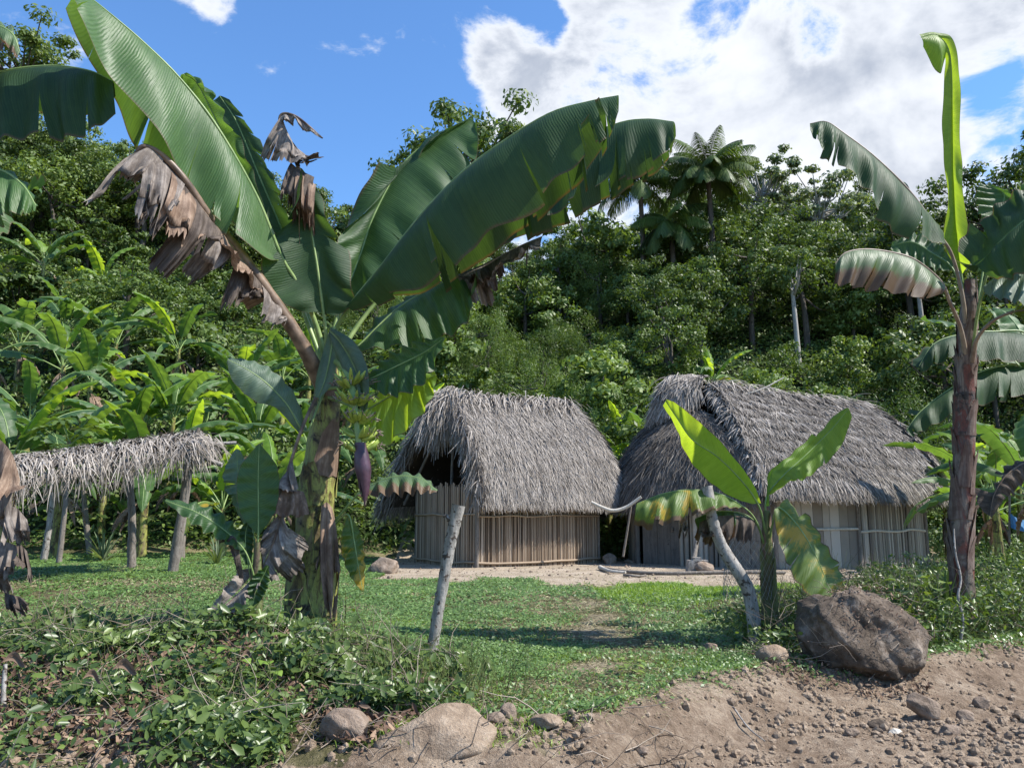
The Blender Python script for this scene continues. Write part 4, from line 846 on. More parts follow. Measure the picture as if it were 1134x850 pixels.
# ---- suckers beside it
sk = W(283, 692, 7.4); sk[2] = gz(sk[0], 7.4)
sp1 = thing('banana_sucker', 'banana sucker with one upright oval leaf, left of the fruiting banana stem', 'banana plant', sk)
stem('pseudostem', sp1, [sk - Z_ * .1, W(284, 650, 7.4), W(285, 600, 7.4)], [0.07, 0.05, 0.025], 'stem_young', loc=sk, sheaths=5, n=14)
LS = lambda *a_, **k: leaf('leaf', sp1, *a_, loc=sk, **k)
LS(P_([(285, 640), (285, 612), (286, 590)], 7.4), P_([(286, 590), (286, 560), (286, 525), (287, 492)], 7.4), P_([(283, 590, 7.4), (265, 565, 7.35), (264, 522, 7.35), (286, 491, 7.4)]), P_([(289, 590, 7.4), (306, 562, 7.38), (308, 520, 7.38), (288, 491, 7.4)]), mat='leaf', seed=21, rr=0.012, bulge=0.05, ripple=0.01)
LS(P_([(285, 640, 7.4), (284, 615, 7.5), (280, 590, 7.6)]), P_([(280, 590, 7.6), (272, 560, 7.65), (264, 525, 7.7), (262, 497, 7.7)]), P_([(278, 592, 7.6), (258, 562, 7.6), (247, 528, 7.62), (260, 496, 7.7)]), P_([(283, 590, 7.65), (284, 555, 7.7), (277, 518, 7.75), (264, 496, 7.7)]), mat='leaf_blue', seed=22, rr=0.01, tears=2)
LS(P_([(284, 655, 7.4), (279, 630, 7.3), (270, 608, 7.25)]), P_([(270, 608, 7.25), (250, 588, 7.15), (220, 568, 7.05), (183, 554, 7.0)]), P_([(266, 610, 7.2), (243, 597, 7.05), (212, 578, 6.95), (183, 556, 7.0)]), P_([(272, 603, 7.3), (256, 578, 7.25), (226, 560, 7.15), (184, 552, 7.05)]), mat='leaf', seed=23, rr=0.01)
LS(P_([(283, 690), (281, 680), (280, 672)], 7.35), P_([(280, 672), (283, 655), (290, 640), (297, 626)], 7.3), P_([(277, 672), (274, 655), (280, 638), (296, 625)], 7.25), P_([(283, 672), (292, 660), (298, 645), (298, 627)], 7.3), mat='leaf', seed=24, rr=0.008)
LS(P_([(284, 660, 7.4), (278, 640, 7.4), (275, 625, 7.4)]), P_([(275, 625), (272, 605), (272, 590), (275, 578)], 7.4), P_([(272, 625), (264, 606), (264, 590), (273, 577)], 7.38), P_([(278, 625), (280, 606), (280, 590), (276, 578)], 7.4), mat='leaf_dark', seed=25, rr=0.008)
rag('dead_leaf', sp1, [(270, 640, 7.3), (262, 598, 7.2), (250, 592, 7.15)], [(262, 640, 7.3), (250, 604, 7.15), (240, 604, 7.1)], 'dead_dark', sk, 26, 1)

# ================================================================== YOUNG BANANA (centre right)
yb = W(853, 688, 9.2); yb[2] = gz(yb[0], 9.2)
ybn = thing('banana_plant', 'young banana with two upright glowing leaves and a yellow-patched hanging leaf, behind the curved post', 'banana plant', yb)
stem('pseudostem', ybn, [yb - Z_ * .1, W(852, 650, 9.2), W(849, 600, 9.2), W(849, 565, 9.2)], [0.10, 0.085, 0.07, 0.05, 0.035], 'stem_young', loc=yb, sheaths=9, n=20)
LY = lambda *a_, **k: leaf('leaf', ybn, *a_, loc=yb, **k)
LY(P_([(849, 605, 9.2), (846, 580, 9.15), (839, 557, 9.1)]), P_([(839, 557, 9.1), (822, 533, 9.05), (795, 506, 9.0), (767, 487, 8.95), (751, 465, 8.9), (737, 444, 8.9)]),
   P_([(843, 557, 9.1), (832, 532, 9.0), (798, 489, 8.9), (765, 459, 8.85), (748, 446, 8.85), (738, 442, 8.9)]),
   P_([(833, 558, 9.1), (808, 549, 9.2), (781, 529, 9.2), (760, 503, 9.15), (748, 472, 9.0), (734, 449, 8.95)]), mat='leaf_bright', seed=31, rr=0.013, bulge=-0.06, ripple=0.012, N=80, K=10)
LY(P_([(849, 605, 9.2), (849, 578, 9.2), (849, 550, 9.2)]), P_([(849, 548, 9.2), (868, 526, 9.3), (893, 503, 9.4), (920, 476, 9.5), (940, 452, 9.6)]),
   P_([(850, 545, 9.2), (850, 525, 9.3), (872, 510, 9.45), (897, 488, 9.55), (922, 460, 9.6), (938, 451, 9.6)]),
   P_([(856, 547, 9.15), (878, 534, 9.1), (890, 533, 9.15), (908, 520, 9.2), (931, 495, 9.35), (944, 462, 9.5)]), mat='leaf_bright', seed=32, rr=0.013, bulge=-0.05, ripple=0.015, tears=1, tdrop=0.03, N=80, K=10)
LY(P_([(850, 612, 9.2), (855, 582, 9.1), (862, 562, 9.0)]), P_([(862, 562, 9.0), (882, 580, 8.85), (900, 608, 8.75), (914, 640, 8.7), (924, 668, 8.7)]),
   P_([(857, 564, 8.95), (863, 605, 8.7), (878, 637, 8.6), (900, 662, 8.6), (922, 672, 8.65)]),
   P_([(872, 547, 9.05), (893, 573, 8.95), (911, 605, 8.9), (929, 632, 8.85), (937, 656, 8.75)]), mat='leaf_yellow', seed=33, rr=0.013, bulge=0.05, ripple=0.02, tears=3, tdrop=0.04, gap=0.1, N=80, K=10)
LY(P_([(850, 615, 9.2), (838, 578, 9.1), (822, 560, 9.0)]), P_([(822, 560, 9.0), (795, 546, 8.9), (765, 542, 8.8), (735, 546, 8.75), (706, 557, 8.7)]),
   P_([(820, 563, 8.95), (795, 565, 8.7), (765, 572, 8.6), (728, 580, 8.55), (702, 572, 8.6)]),
   P_([(822, 563, 9.1), (795, 562, 9.25), (765, 565, 9.2), (735, 572, 9.1), (706, 570, 8.9)]), mat='leaf_fading', seed=34, rr=0.012, tears=6, tdrop=0.07, gap=0.2)
LY(P_([(850, 620, 9.2), (843, 590, 9.2), (830, 572, 9.15)]), P_([(830, 572, 9.15), (810, 566, 9.1), (788, 567, 9.05), (770, 574, 9.0)]),
   P_([(828, 577, 9.1), (812, 595, 8.95), (790, 600, 8.9), (772, 592, 8.95)]), P_([(830, 575, 9.2), (812, 590, 9.35), (790, 592, 9.3), (771, 584, 9.1)]), mat='leaf_burnt', seed=35, rr=0.01, tears=5, gap=0.3)
for i, (t_, b_, m_) in enumerate((([(775, 578, 8.95), (790, 572, 8.95), (812, 570, 9.0)], [(772, 600, 8.85), (790, 604, 8.85), (812, 606, 8.9)], 'dead_dark'), ([(752, 575, 8.8), (757, 574, 8.8), (762, 575, 8.8)], [(752, 596, 8.75), (757, 600, 8.75), (762, 596, 8.75)], 'dead_grey'), ([(812, 570, 9.05), (824, 572, 9.05), (836, 576, 9.1)], [(812, 600, 9.0), (822, 604, 9.0), (832, 598, 9.05)], 'dead_dark'))):
    rag('dead_leaf', ybn, t_, b_, m_, yb, 50 + i, 4)
# rolled new leaf at the top
mb = MB(); mb.tube(P3([(850, 560, 9.2), (851, 540, 9.2), (855, 523, 9.2)]), [0.018, 0.014, 0.004], 8, n=14); mb.build('rolled_leaf', M['leaf_bright'], ybn, loc=yb)
# wire tree guard
m, t = newmat('galvanised_wire'); p = pbsdf(t, (0.35, 0.35, 0.34), 0.45, 0.5); p.inputs['Metallic'].default_value = 0.8; finish(t, p.outputs[0]); M['wire'] = m
gc = yb + np.array([-0.2, 0.05, 0]); mb = MB(); Rg = 0.27; nrow = 11; ncol = 22; z0_ = 0.42; hz = 0.055
for i in range(nrow):
    for j in range(ncol):
        a0 = (j + 0.5 * (i % 2)) * 6.283 / ncol; zz = z0_ + i * hz
        for s_ in (-0.5, 0.5):
            a1 = a0 + s_ * 6.283 / ncol
            f0 = 1 + 0.06 * math.sin(3 * a0 + i * .3); f1 = 1 + 0.06 * math.sin(3 * a1 + i * .3)
            mb.tube([gc + [math.cos(a0) * Rg * f0, math.sin(a0) * Rg * f0, zz], gc + [math.cos(a1) * Rg * f1, math.sin(a1) * Rg * f1, zz + hz]], 0.0022, 3, cap=False)
tag(mb.build('wire_mesh_guard', M['wire'], loc=gc), 'sagging wire mesh guard wrapped round the young banana stem', 'wire guard')

# ================================================================== TALL BANANA (right)
rb = W(1063, 655, 9.5); rb[2] = gz(rb[0], 9.5)
rbn = thing('banana_plant', 'tall banana plant with reddish trunk and one upright pale leaf against the clouds, right side', 'banana plant', rb)
stem('pseudostem', rbn, [rb - Z_ * .15, W(1064, 600, 9.5), W(1067, 520, 9.5), W(1069, 440, 9.5), W(1071, 380, 9.5), W(1074, 310, 9.5)], [0.135, 0.125, 0.12, 0.115, 0.105, 0.11, 0.06], 'stem_red', loc=rb, sheaths=44, n=44)
LR = lambda *a_, **k: leaf('leaf', rbn, *a_, loc=rb, **k)
LR(P_([(1071, 380, 9.5), (1068, 330, 9.5), (1064, 300, 9.5)]), P_([(1064, 300, 9.5), (1060, 250, 9.45), (1056, 190, 9.4), (1055, 120, 9.4), (1052, 60, 9.35), (1038, 40, 9.3), (1020, 42, 9.25)]),
   P_([(1066, 304, 9.5), (1045, 270, 9.5), (1050, 220, 9.45), (1044, 165, 9.4), (1045, 95, 9.4), (1047, 64, 9.4), (1040, 82, 9.35), (1022, 52, 9.3)]),
   P_([(1066, 303, 9.5), (1075, 285, 9.3), (1069, 232, 9.3), (1064, 166, 9.3), (1063, 90, 9.3), (1056, 45, 9.3), (1036, 36, 9.3), (1018, 38, 9.25)]), mat='leaf_bright', rib='rib', rr=0.016, seed=41, bulge=-0.15, ripple=0.015, N=110, K=10)
LR(P_([(1072, 390, 9.5), (1066, 330, 9.4), (1055, 285, 9.3), (1042, 262, 9.25)]), P_([(1044, 256, 9.25), (1010, 215, 9.1), (970, 175, 9.0), (935, 148, 8.9), (915, 135, 8.9), (897, 137, 8.9)]),
   P_([(1044, 272, 9.2), (1012, 264, 8.95), (978, 240, 8.8), (955, 208, 8.75), (925, 180, 8.7), (908, 165, 8.75), (896, 145, 8.85)]),
   P_([(1044, 260, 9.3), (1012, 238, 9.5), (975, 205, 9.4), (940, 175, 9.3), (912, 155, 9.2), (897, 142, 9.0)]), mat='leaf_dark', rib='rib_pink', rr=0.026, seed=42, tears=8, tdrop=0.07, gap=0.2, N=90, K=10)
LR(P_([(1072, 410, 9.5), (1064, 365, 9.3), (1052, 335, 9.1), (1044, 315, 9.0)]), P_([(1046, 316, 9.0), (1030, 300, 8.9), (1010, 286, 8.8), (985, 279, 8.7), (958, 276, 8.6), (936, 280, 8.5), (925, 292, 8.45)]),
   P_([(1044, 325, 8.9), (1022, 330, 8.7), (998, 325, 8.6), (970, 319, 8.5), (948, 314, 8.4), (930, 315, 8.35), (923, 312, 8.4)]),
   P_([(1044, 320, 9.05), (1020, 322, 9.15), (998, 318, 9.1), (970, 314, 9.0), (948, 308, 8.9), (928, 305, 8.7)]), mat='leaf_burnt', rib='rib_pink', rr=0.026, seed=43, tears=9, tdrop=0.05, gap=0.12, N=100, K=10)
LR(P_([(1074, 380, 9.6), (1066, 330, 9.8), (1054, 296, 9.9)]), P_([(1054, 296, 9.9), (1032, 280, 10.1), (1010, 268, 10.3), (987, 272, 10.5)]), P_([(1056, 290, 9.9), (1038, 268, 10.2), (1012, 258, 10.4), (988, 268, 10.5)]), P_([(1052, 300, 9.9), (1030, 297, 9.9), (1008, 293, 10.1), (986, 275, 10.4)]), mat='leaf', seed=44, rr=0.016)
LR(P_([(1076, 385, 9.5), (1086, 330, 9.3), (1100, 280, 9.1), (1112, 250, 9.0)]), P_([(1080, 302, 8.9), (1105, 270, 8.7), (1140, 240, 8.5), (1180, 222, 8.3), (1215, 225, 8.2)]),
   P_([(1071, 298, 8.9), (1100, 300, 8.5), (1140, 288, 8.3), (1182, 270, 8.1), (1216, 240, 8.1)]), P_([(1075, 288, 9.0), (1100, 250, 9.0), (1135, 222, 8.9), (1178, 210, 8.6), (1214, 220, 8.3)]), mat='leaf_dark', seed=45, rr=0.018, tears=4)
LR(P_([(1075, 380, 9.6), (1085, 320, 9.7), (1095, 270, 9.8)]), P_([(1096, 268, 9.8), (1106, 236, 9.9), (1112, 215, 10.0), (1092, 205, 10.1)]), P_([(1092, 262, 9.8), (1084, 235, 9.9), (1080, 215, 10.0), (1086, 203, 10.1)]), P_([(1100, 262, 9.8), (1122, 235, 9.8), (1120, 215, 9.9), (1096, 203, 10.1)]), mat='leaf', seed=46, rr=0.016)
LR(P_([(1076, 390, 9.5), (1088, 320, 9.4), (1110, 262, 9.3), (1125, 240, 9.2)]), P_([(1108, 268, 9.3), (1122, 240, 9.1), (1150, 215, 8.9), (1190, 205, 8.7)]), P_([(1080, 268, 9.2), (1105, 240, 9.2), (1140, 200, 9.1), (1188, 195, 8.8)]), P_([(1112, 272, 9.1), (1130, 252, 8.9), (1156, 232, 8.7), (1190, 212, 8.6)]), mat='leaf', seed=47, rr=0.018)
LR(P_([(1076, 400, 9.4), (1082, 350, 9.2), (1092, 318, 9.0)]), P_([(1092, 316, 9.0), (1110, 305, 8.8), (1135, 303, 8.6), (1165, 315, 8.4), (1190, 340, 8.3)]), P_([(1088, 322, 8.9), (1102, 332, 8.6), (1130, 340, 8.4), (1158, 350, 8.3), (1186, 350, 8.3)]), P_([(1096, 314, 9.1), (1115, 318, 9.1), (1140, 322, 9.0), (1168, 332, 8.8), (1192, 345, 8.5)]), mat='leaf_blue', seed=48, rr=0.016, tears=3)
LR(P_([(1076, 400, 9.4), (1082, 375, 9.2), (1100, 355, 9.0), (1125, 345, 8.8)]), P_([(1125, 345, 8.8), (1150, 345, 8.6), (1180, 360, 8.4), (1200, 390, 8.3)]), P_([(1122, 350, 8.75), (1145, 368, 8.5), (1172, 385, 8.3), (1196, 395, 8.3)]), P_([(1125, 345, 8.9), (1155, 352, 8.9), (1184, 370, 8.7), (1202, 392, 8.4)]), mat='leaf_yellow', rib='rib_pink', seed=49, rr=0.026, tears=3)

# second plant just out of frame to the right, whose leaves reach in behind the trunk
r2 = w2(7.7, 11.6)
rb2 = thing('banana_plant', 'banana plant at the right edge whose long dark leaves reach in behind the reddish trunk', 'banana plant', r2)
stem('pseudostem', rb2, [r2 - Z_ * .1, r2 + Z_ * 1.5, r2 + [0, 0, 2.9]], [0.16, 0.13, 0.08], 'stem', loc=r2, n=20)
LQ = lambda *a_, **k: leaf('leaf', rb2, *a_, loc=r2, **k)
LQ(np.array([r2 + Z_ * 2.4, r2 + [-0.2, -.1, 3.0]]), P_([(1175, 395, 11.4), (1140, 372, 11.3), (1100, 367, 11.2), (1065, 370, 11.1), (1035, 380, 11.0), (1018, 405, 10.9)]), P_([(1172, 400, 11.2), (1140, 402, 11.0), (1100, 402, 10.9), (1062, 400, 10.8), (1036, 402, 10.8), (1018, 414, 10.85)]), P_([(1175, 398, 11.6), (1140, 388, 11.7), (1100, 385, 11.6), (1062, 386, 11.5), (1034, 394, 11.3), (1019, 410, 11.1)]), mat='leaf_dark', seed=61, tears=5)
LQ(np.array([r2 + Z_ * 2.2, r2 + [-0.3, -.1, 2.7]]), P_([(1172, 420, 11.2), (1130, 406, 11.1), (1090, 410, 11.0), (1050, 432, 10.9), (1020, 455, 10.8), (1004, 476, 10.7)]), P_([(1170, 430, 11.0), (1130, 440, 10.8), (1090, 446, 10.7), (1055, 458, 10.6), (1025, 474, 10.6), (1006, 480, 10.6)]), P_([(1172, 424, 11.4), (1130, 425, 11.5), (1090, 430, 11.4), (1052, 445, 11.2), (1022, 464, 11.0), (1005, 478, 10.8)]), mat='leaf_dark', seed=62, tears=6)
for i, (az, el) in enumerate(((0.3, 60), (1.4, 70), (2.2, 62), (-1.0, 50), (-0.3, 45))): free_leaf('leaf', rb2, r2 + Z_ * 2.8, az, el, 2.4, 0.55, 'leaf', seed=70 + i, loc=r2, tears=4)
free_leaf('dead_leaf', rb2, r2 + Z_ * 2.0, 3.3, -10, 1.5, 0.35, 'dead_dark', rib='rib_brown', seed=79, loc=r2, tears=5, droop=1.6)

# plant just out of frame to the left: leaves and a dead skirt hang in
l2 = w2(-5.15, 6.9)
lb2 = thing('banana_plant', 'banana plant at the left edge with dark overhanging leaves and a grey dead skirt', 'banana plant', l2)
stem('pseudostem', lb2, [l2 - Z_ * .1, l2 + Z_ * 1.6, l2 + [0.05, 0, 3.1]], [0.2, 0.17, 0.10], 'stem', loc=l2, n=20)
LL = lambda *a_, **k: leaf('leaf', lb2, *a_, loc=l2, **k)
LL(np.array([l2 + Z_ * 2.9, l2 + [0.05, -.1, 3.5]]), P_([(-110, 150, 6.8), (-60, 100, 6.8), (0, 80, 6.8), (55, 73, 6.8), (98, 78, 6.7), (125, 90, 6.7)]), P_([(-110, 160, 6.6), (-60, 175, 6.5), (0, 160, 6.5), (50, 152, 6.45), (92, 146, 6.4), (128, 125, 6.5)]), P_([(-108, 155, 7.0), (-60, 140, 7.2), (0, 130, 7.2), (52, 130, 7.15), (95, 128, 7.05), (124, 110, 6.9)]), mat='leaf_dark', seed=81, tears=6, tdrop=0.06, gap=0.2, N=90, K=10)
LL(np.array([l2 + Z_ * 2.7, l2 + [0.1, -.1, 3.0]]), P_([(-90, 215, 6.7), (-40, 185, 6.6), (0, 188, 6.5), (25, 205, 6.4), (40, 228, 6.4)]), P_([(-90, 230, 6.6), (-40, 235, 6.4), (0, 240, 6.3), (22, 238, 6.3), (38, 238, 6.35)]), P_([(-90, 210, 6.9), (-40, 190, 7.0), (0, 196, 6.9), (28, 212, 6.7), (40, 230, 6.5)]), mat='leaf', seed=82, tears=3)
LL(np.array([l2 + Z_ * 2.9, l2 + [0.05, -.1, 3.6]]), P_([(-120, 100, 6.8), (-60, 45, 6.8), (-15, 28, 6.8), (12, 36, 6.8), (22, 58, 6.8)]), P_([(-118, 110, 6.6), (-60, 80, 6.5), (-15, 65, 6.6), (8, 62, 6.7), (20, 66, 6.8)]), P_([(-118, 95, 7.0), (-60, 35, 7.1), (-15, 26, 7.1), (14, 34, 6.9), (23, 58, 6.8)]), mat='leaf_burnt', seed=83, tears=5)
for i, (az, el) in enumerate(((2.6, 62), (3.6, 55), (1.6, 66), (4.6, 50))): free_leaf('leaf', lb2, l2 + Z_ * 3.0, az, el, 2.4, 0.6, 'leaf', seed=84 + i, loc=l2, tears=4)
for i, (t_, b_, m_) in enumerate((([(-45, 470, 6.7), (-10, 480, 6.6), (12, 500, 6.5), (22, 530, 6.5)], [(-40, 560, 6.6), (-12, 570, 6.5), (4, 560, 6.45), (18, 545, 6.45)], 'dead'), ([(-40, 520, 6.6), (-10, 525, 6.55), (16, 540, 6.5)], [(-30, 620, 6.5), (0, 615, 6.45), (16, 600, 6.4)], 'dead_grey'), ([(6, 560, 6.5), (18, 562, 6.5), (30, 575, 6.5)], [(10, 605, 6.45), (24, 612, 6.45), (36, 600, 6.45)], 'dead_grey'), ([(-5, 600, 6.5), (8, 600, 6.5), (20, 605, 6.5)], [(-8, 662, 6.45), (6, 670, 6.45), (20, 640, 6.45)], 'dead_grey'), ([(5, 655, 6.5), (12, 658, 6.5), (22, 660, 6.5)], [(8, 690, 6.45), (24, 692, 6.4), (42, 682, 6.4)], 'dead_dark'), ([(18, 600, 6.5), (24, 604, 6.5), (30, 610, 6.5)], [(28, 640, 6.45), (36, 650, 6.45), (40, 648, 6.45)], 'dead_dark'))):
    rag('dead_leaf', lb2, t_, b_, m_, l2, 90 + i, 3, ripple=0.05)

# ================================================================== COPYING
def clone(o, loc, rz=0.0, sc=1.0, label=None, sz=None):
    c = o.copy(); col.objects.link(c); c.location = tuple(float(q) for q in loc); c.rotation_euler.z = rz
    c.scale = (sc, sc, sc if sz is None else sz)
    if label: c['label'] = label
    for ch in KIDS[o.name]:
        d_ = ch.copy(); col.objects.link(d_); d_.parent = c
        for g2 in KIDS.get(ch.name, []): e_ = g2.copy(); col.objects.link(e_); e_.parent = d_
    return c
KIDS = {}
def keep(o): KIDS[o.name] = list(o.children); return o

class Kind:                      # the first placement moves the prototype itself, later ones copy it
    def __init__(s, root, h): s.root = keep(root); s.used = False; s.h = h
    def put(s, loc, rz, sc=1.0, label=None, group=None, sz=None):
        if not s.used:
            s.used = True; o = s.root; o.location = tuple(float(q) for q in loc); o.rotation_euler.z = rz; o.scale = (sc, sc, sc if sz is None else sz)
            if label: o['label'] = label
        else: o = clone(s.root, loc, rz, sc, label, sz)
        if group: o['group'] = group
        elif 'group' in o: del o['group']
        return o

# ================================================================== BACKGROUND BANANAS
def bg_banana(seed, tall, nleaf, young=False):
    rs = np.random.default_rng(seed); root = thing('banana_plant', 'leafy green banana plant in the grove', 'banana plant', (0, 0, 0)); h = tall
    mb = MB(); mb.tube([[0, 0, -0.3], [0.04, 0.02, h * 0.5], [0, 0.05, h]], [0.15, 0.12, 0.07], 8, n=8, jit=0.08); mb.build('pseudostem', M['stem'], root)
    for i in range(nleaf):
        az = i * 2.4 + rs.normal() * 0.3; f = i / nleaf
        el = 80 - 58 * f + rs.normal() * 7; L = (2.3 + rs.random() * 0.9) * (0.85 if young else 1.12)
        mt = 'leaf_bright' if (i < 1 or (young and i < 3)) else ('leaf_yellow' if (i == nleaf - 1 and seed % 3 == 0) else ('leaf_grove' if rs.random() < 0.75 else 'leaf'))
        free_leaf('leaf', root, (0, 0.02, h * (1 - 0.12 * f)), az, el, L, 0.50 + 0.16 * rs.random(), mt, droop=1.1 + 1.3 * rs.random(), fold=0.2 + 0.45 * rs.random(), seed=seed * 31 + i,
                  tears=int(2 + rs.integers(0, 6)), N=30, K=4, rr=0.022, ripple=0.03, bulge=0.08, gap=0.12, tdrop=0.06)
    for i in range(0 if young else 3):
        free_leaf('dead_leaf', root, (0, 0, h * 0.85), rs.random() * 6.28, -25, 1.2, 0.22, 'dead' if i else 'dead_dark', rib='rib_brown', droop=1.3, seed=seed * 7 + i, tears=4, N=16, K=3)
    return Kind(root, h + 1.8)
BK_ = [bg_banana(100 + i, t_, n_, y_) for i, (t_, n_, y_) in enumerate(((2.0, 9, False), (2.5, 9, False), (1.4, 8, True), (3.0, 9, False), (1.8, 9, False), (1.0, 7, True)))]
grove = [  # px, distance, kind, scale
 (12, 20.5, 1, 1.0), (70, 22.5, 0, 1.05), (120, 25.5, 4, 1.0), (165, 22.0, 4, 1.05), (205, 25.0, 1, 1.0), (250, 22.5, 2, 1.0), (305, 23.5, 4, 0.95), (285, 27.0, 3, 1.0), (225, 29.0, 0, 1.05),
 (160, 29.5, 2, 1.15), (95, 29.0, 3, 1.0), (30, 27.5, 0, 1.05), (345, 27.5, 1, 1.0), (355, 31.0, 0, 0.95), (10, 33.0, 4, 1.15), (60, 34.5, 1, 1.0), (120, 34.0, 0, 1.1), (190, 34.0, 1, 1.0), (250, 33.5, 4, 1.0), (310, 33.0, 3, .95),
 (30, 40.0, 3, 1.0), (-25, 31.0, 1, 1.0), (-40, 25.0, 0, 1.0), (100, 41.0, 2, 1.2), (20, 47, 1, 1.0), (62, 49, 0, 1.0), (400, 30.0, 4, 1.0), (455, 31.5, 1, 1.0),
 (145, 26.5, 1, 1.1), (330, 25.0, 0, 1.0), (190, 27.5, 3, 1.0), (265, 30.5, 3, 1.0), (60, 31.5, 4, 1.2), (225, 36.5, 0, 1.1), (340, 35.5, 4, 1.1), (385, 34, 0, 1.0)]
for i, (px, Y, k, s_) in enumerate(grove):
    if i in (13, 18, 24, 29, 33): continue
    x = (px - 567) / F * Y * 1.0
    rw = 'front-row' if Y < 24 else ('middle-row' if Y < 30 else 'uphill')
    for lim, nm in ((40, 'at the left edge of the grove'), (110, 'above the papaya plant'), (190, 'above the middle of the shelter'), (240, 'above the right end of the shelter'), (320, 'between shelter and fruiting banana'), (999, 'behind the fruiting banana stem')):
        if px < lim: break
    BK_[k].put(w2(x, Y, -0.05), i * 1.37, s_, rw + ' green banana plant ' + nm, rw + ' banana plants ' + nm)
for px, Y, k, s_, lab, grp in ((515, 28.5, 2, 1.1, None, 1), (565, 29.3, 3, 1.0, 'banana plant rising right behind the ridge of the smaller hut', 0), (612, 28.6, 4, 1.15, None, 1),
      (672, 29.5, 0, 1.0, None, 2), (700, 28.3, 5, 1.3, None, 2), (720, 31, 1, 0.95, None, 2), (688, 33.0, 4, 1.0, None, 2),
      (792, 39.0, 2, 1.0, 'small bright banana plant standing alone on the slope above the larger hut', 0), (626, 55, 4, 1.0, 'far banana plant showing above the shrubs near the top of the hill', 0),
      (985, 30.5, 0, 1.0, None, 3), (1010, 28.0, 4, 1.0, None, 3), (1040, 24.5, 4, 0.9, None, 3), (1098, 21.0, 4, 0.95, None, 3), (1135, 19.0, 0, 1.0, None, 3), (1085, 27.0, 1, 0.9, None, 3), (1125, 25.5, 3, 0.85, None, 3), (1160, 23, 1, 1.0, None, 3),
      (960, 31.5, 5, 1.2, None, 3)):
    lab = lab or {1: 'banana plant showing its upper leaves behind the smaller hut', 2: 'banana plant in the gap between the two huts', 3: 'banana plant in the clump behind the right banana trunk'}[grp]
    g_ = {0: None, 1: 'banana plants behind the smaller hut', 2: 'banana plants between the huts', 3: 'banana plants behind the right trunk'}[grp]
    if g_ == 'banana plants behind the right trunk':
        lab = {985: 'banana plant just behind the right end of the larger hut', 1010: 'banana plant between the larger hut and the reddish trunk', 1040: 'banana plant hidden right behind the reddish trunk', 1098: 'banana plant right of the reddish trunk, before the blue cloth', 1135: 'nearest low banana plant at the right edge', 1085: 'farther banana plant just right of the reddish trunk', 1125: 'tall banana plant behind the blue cloth', 1160: 'banana plant cut off by the right edge', 960: 'small banana plant above the right roof slope of the larger hut'}[px]; g_ = None
    BK_[k].put(w2((px - 567) / F * Y, Y, -0.05), px * 0.7, s_, lab, g_)

# ================================================================== TREES
def tree_kind(seed, H, cr_, ch, nclump, nleaf, size, mat, bark='bark', cl=0.8, flat=0.6, base=0.35, aspect=0.5, hang=0.0, limbs=7, name='broadleaf_tree', cat='tree', upb=0.5):
    rs = np.random.default_rng(seed); root = thing(name, 'tree on the hillside', cat, (0, 0, 0))
    cz = H - ch / 2; mb = MB(); n = nclump
    d_ = unit(rs.normal(size=(n, 3))); rad = rs.random(n) ** 0.38; C = d_ * rad[:, None] * np.array([cr_, cr_, ch / 2]); C[:, 0] *= 0.8 + 0.5 * rs.random(n)
    C = C + np.array([0, 0, cz]); C[:, 2] = np.maximum(C[:, 2], H * base * 0.7)
    for c in C:
        rr = cl * rs.uniform(0.6, 1.25); m_ = int(nleaf * rs.uniform(0.6, 1.3)); q = unit(rs.normal(size=(m_, 3))) * (rs.random(m_) ** 0.5)[:, None] * np.array([rr, rr, rr * flat])
        q[:, 2] -= hang * rs.random(m_) * rr
        N = unit(q + np.array([0, 0, upb * rr]))
        leafcards(mb, c + q, size * rs.uniform(0.6, 1.3, m_), N, aspect, rnd=0.7, hang=hang)
    mb.build('crown', M[mat], root)
    mb = MB(); top = np.array([rs.normal() * 0.2, rs.normal() * 0.2, cz]); r0 = H * 0.016 + 0.03
    mb.tube([[0, 0, -0.8], [rs.normal() * .1, rs.normal() * .1, H * 0.3], top], [r0 * 1.3, r0, r0 * 0.5], 7, n=10, jit=0.08)
    for c in C[rs.permutation(n)[:limbs]]:
        s_ = np.array([0, 0, H * rs.uniform(base, 0.7)]); mid = (s_ + c) / 2 + [0, 0, -0.1 * H * rs.random()]
        mb.tube([s_, mid, c], [r0 * 0.5, r0 * 0.12], 5, n=8, cap=False)
    mb.build('trunk', M[bark], root); return Kind(root, H)
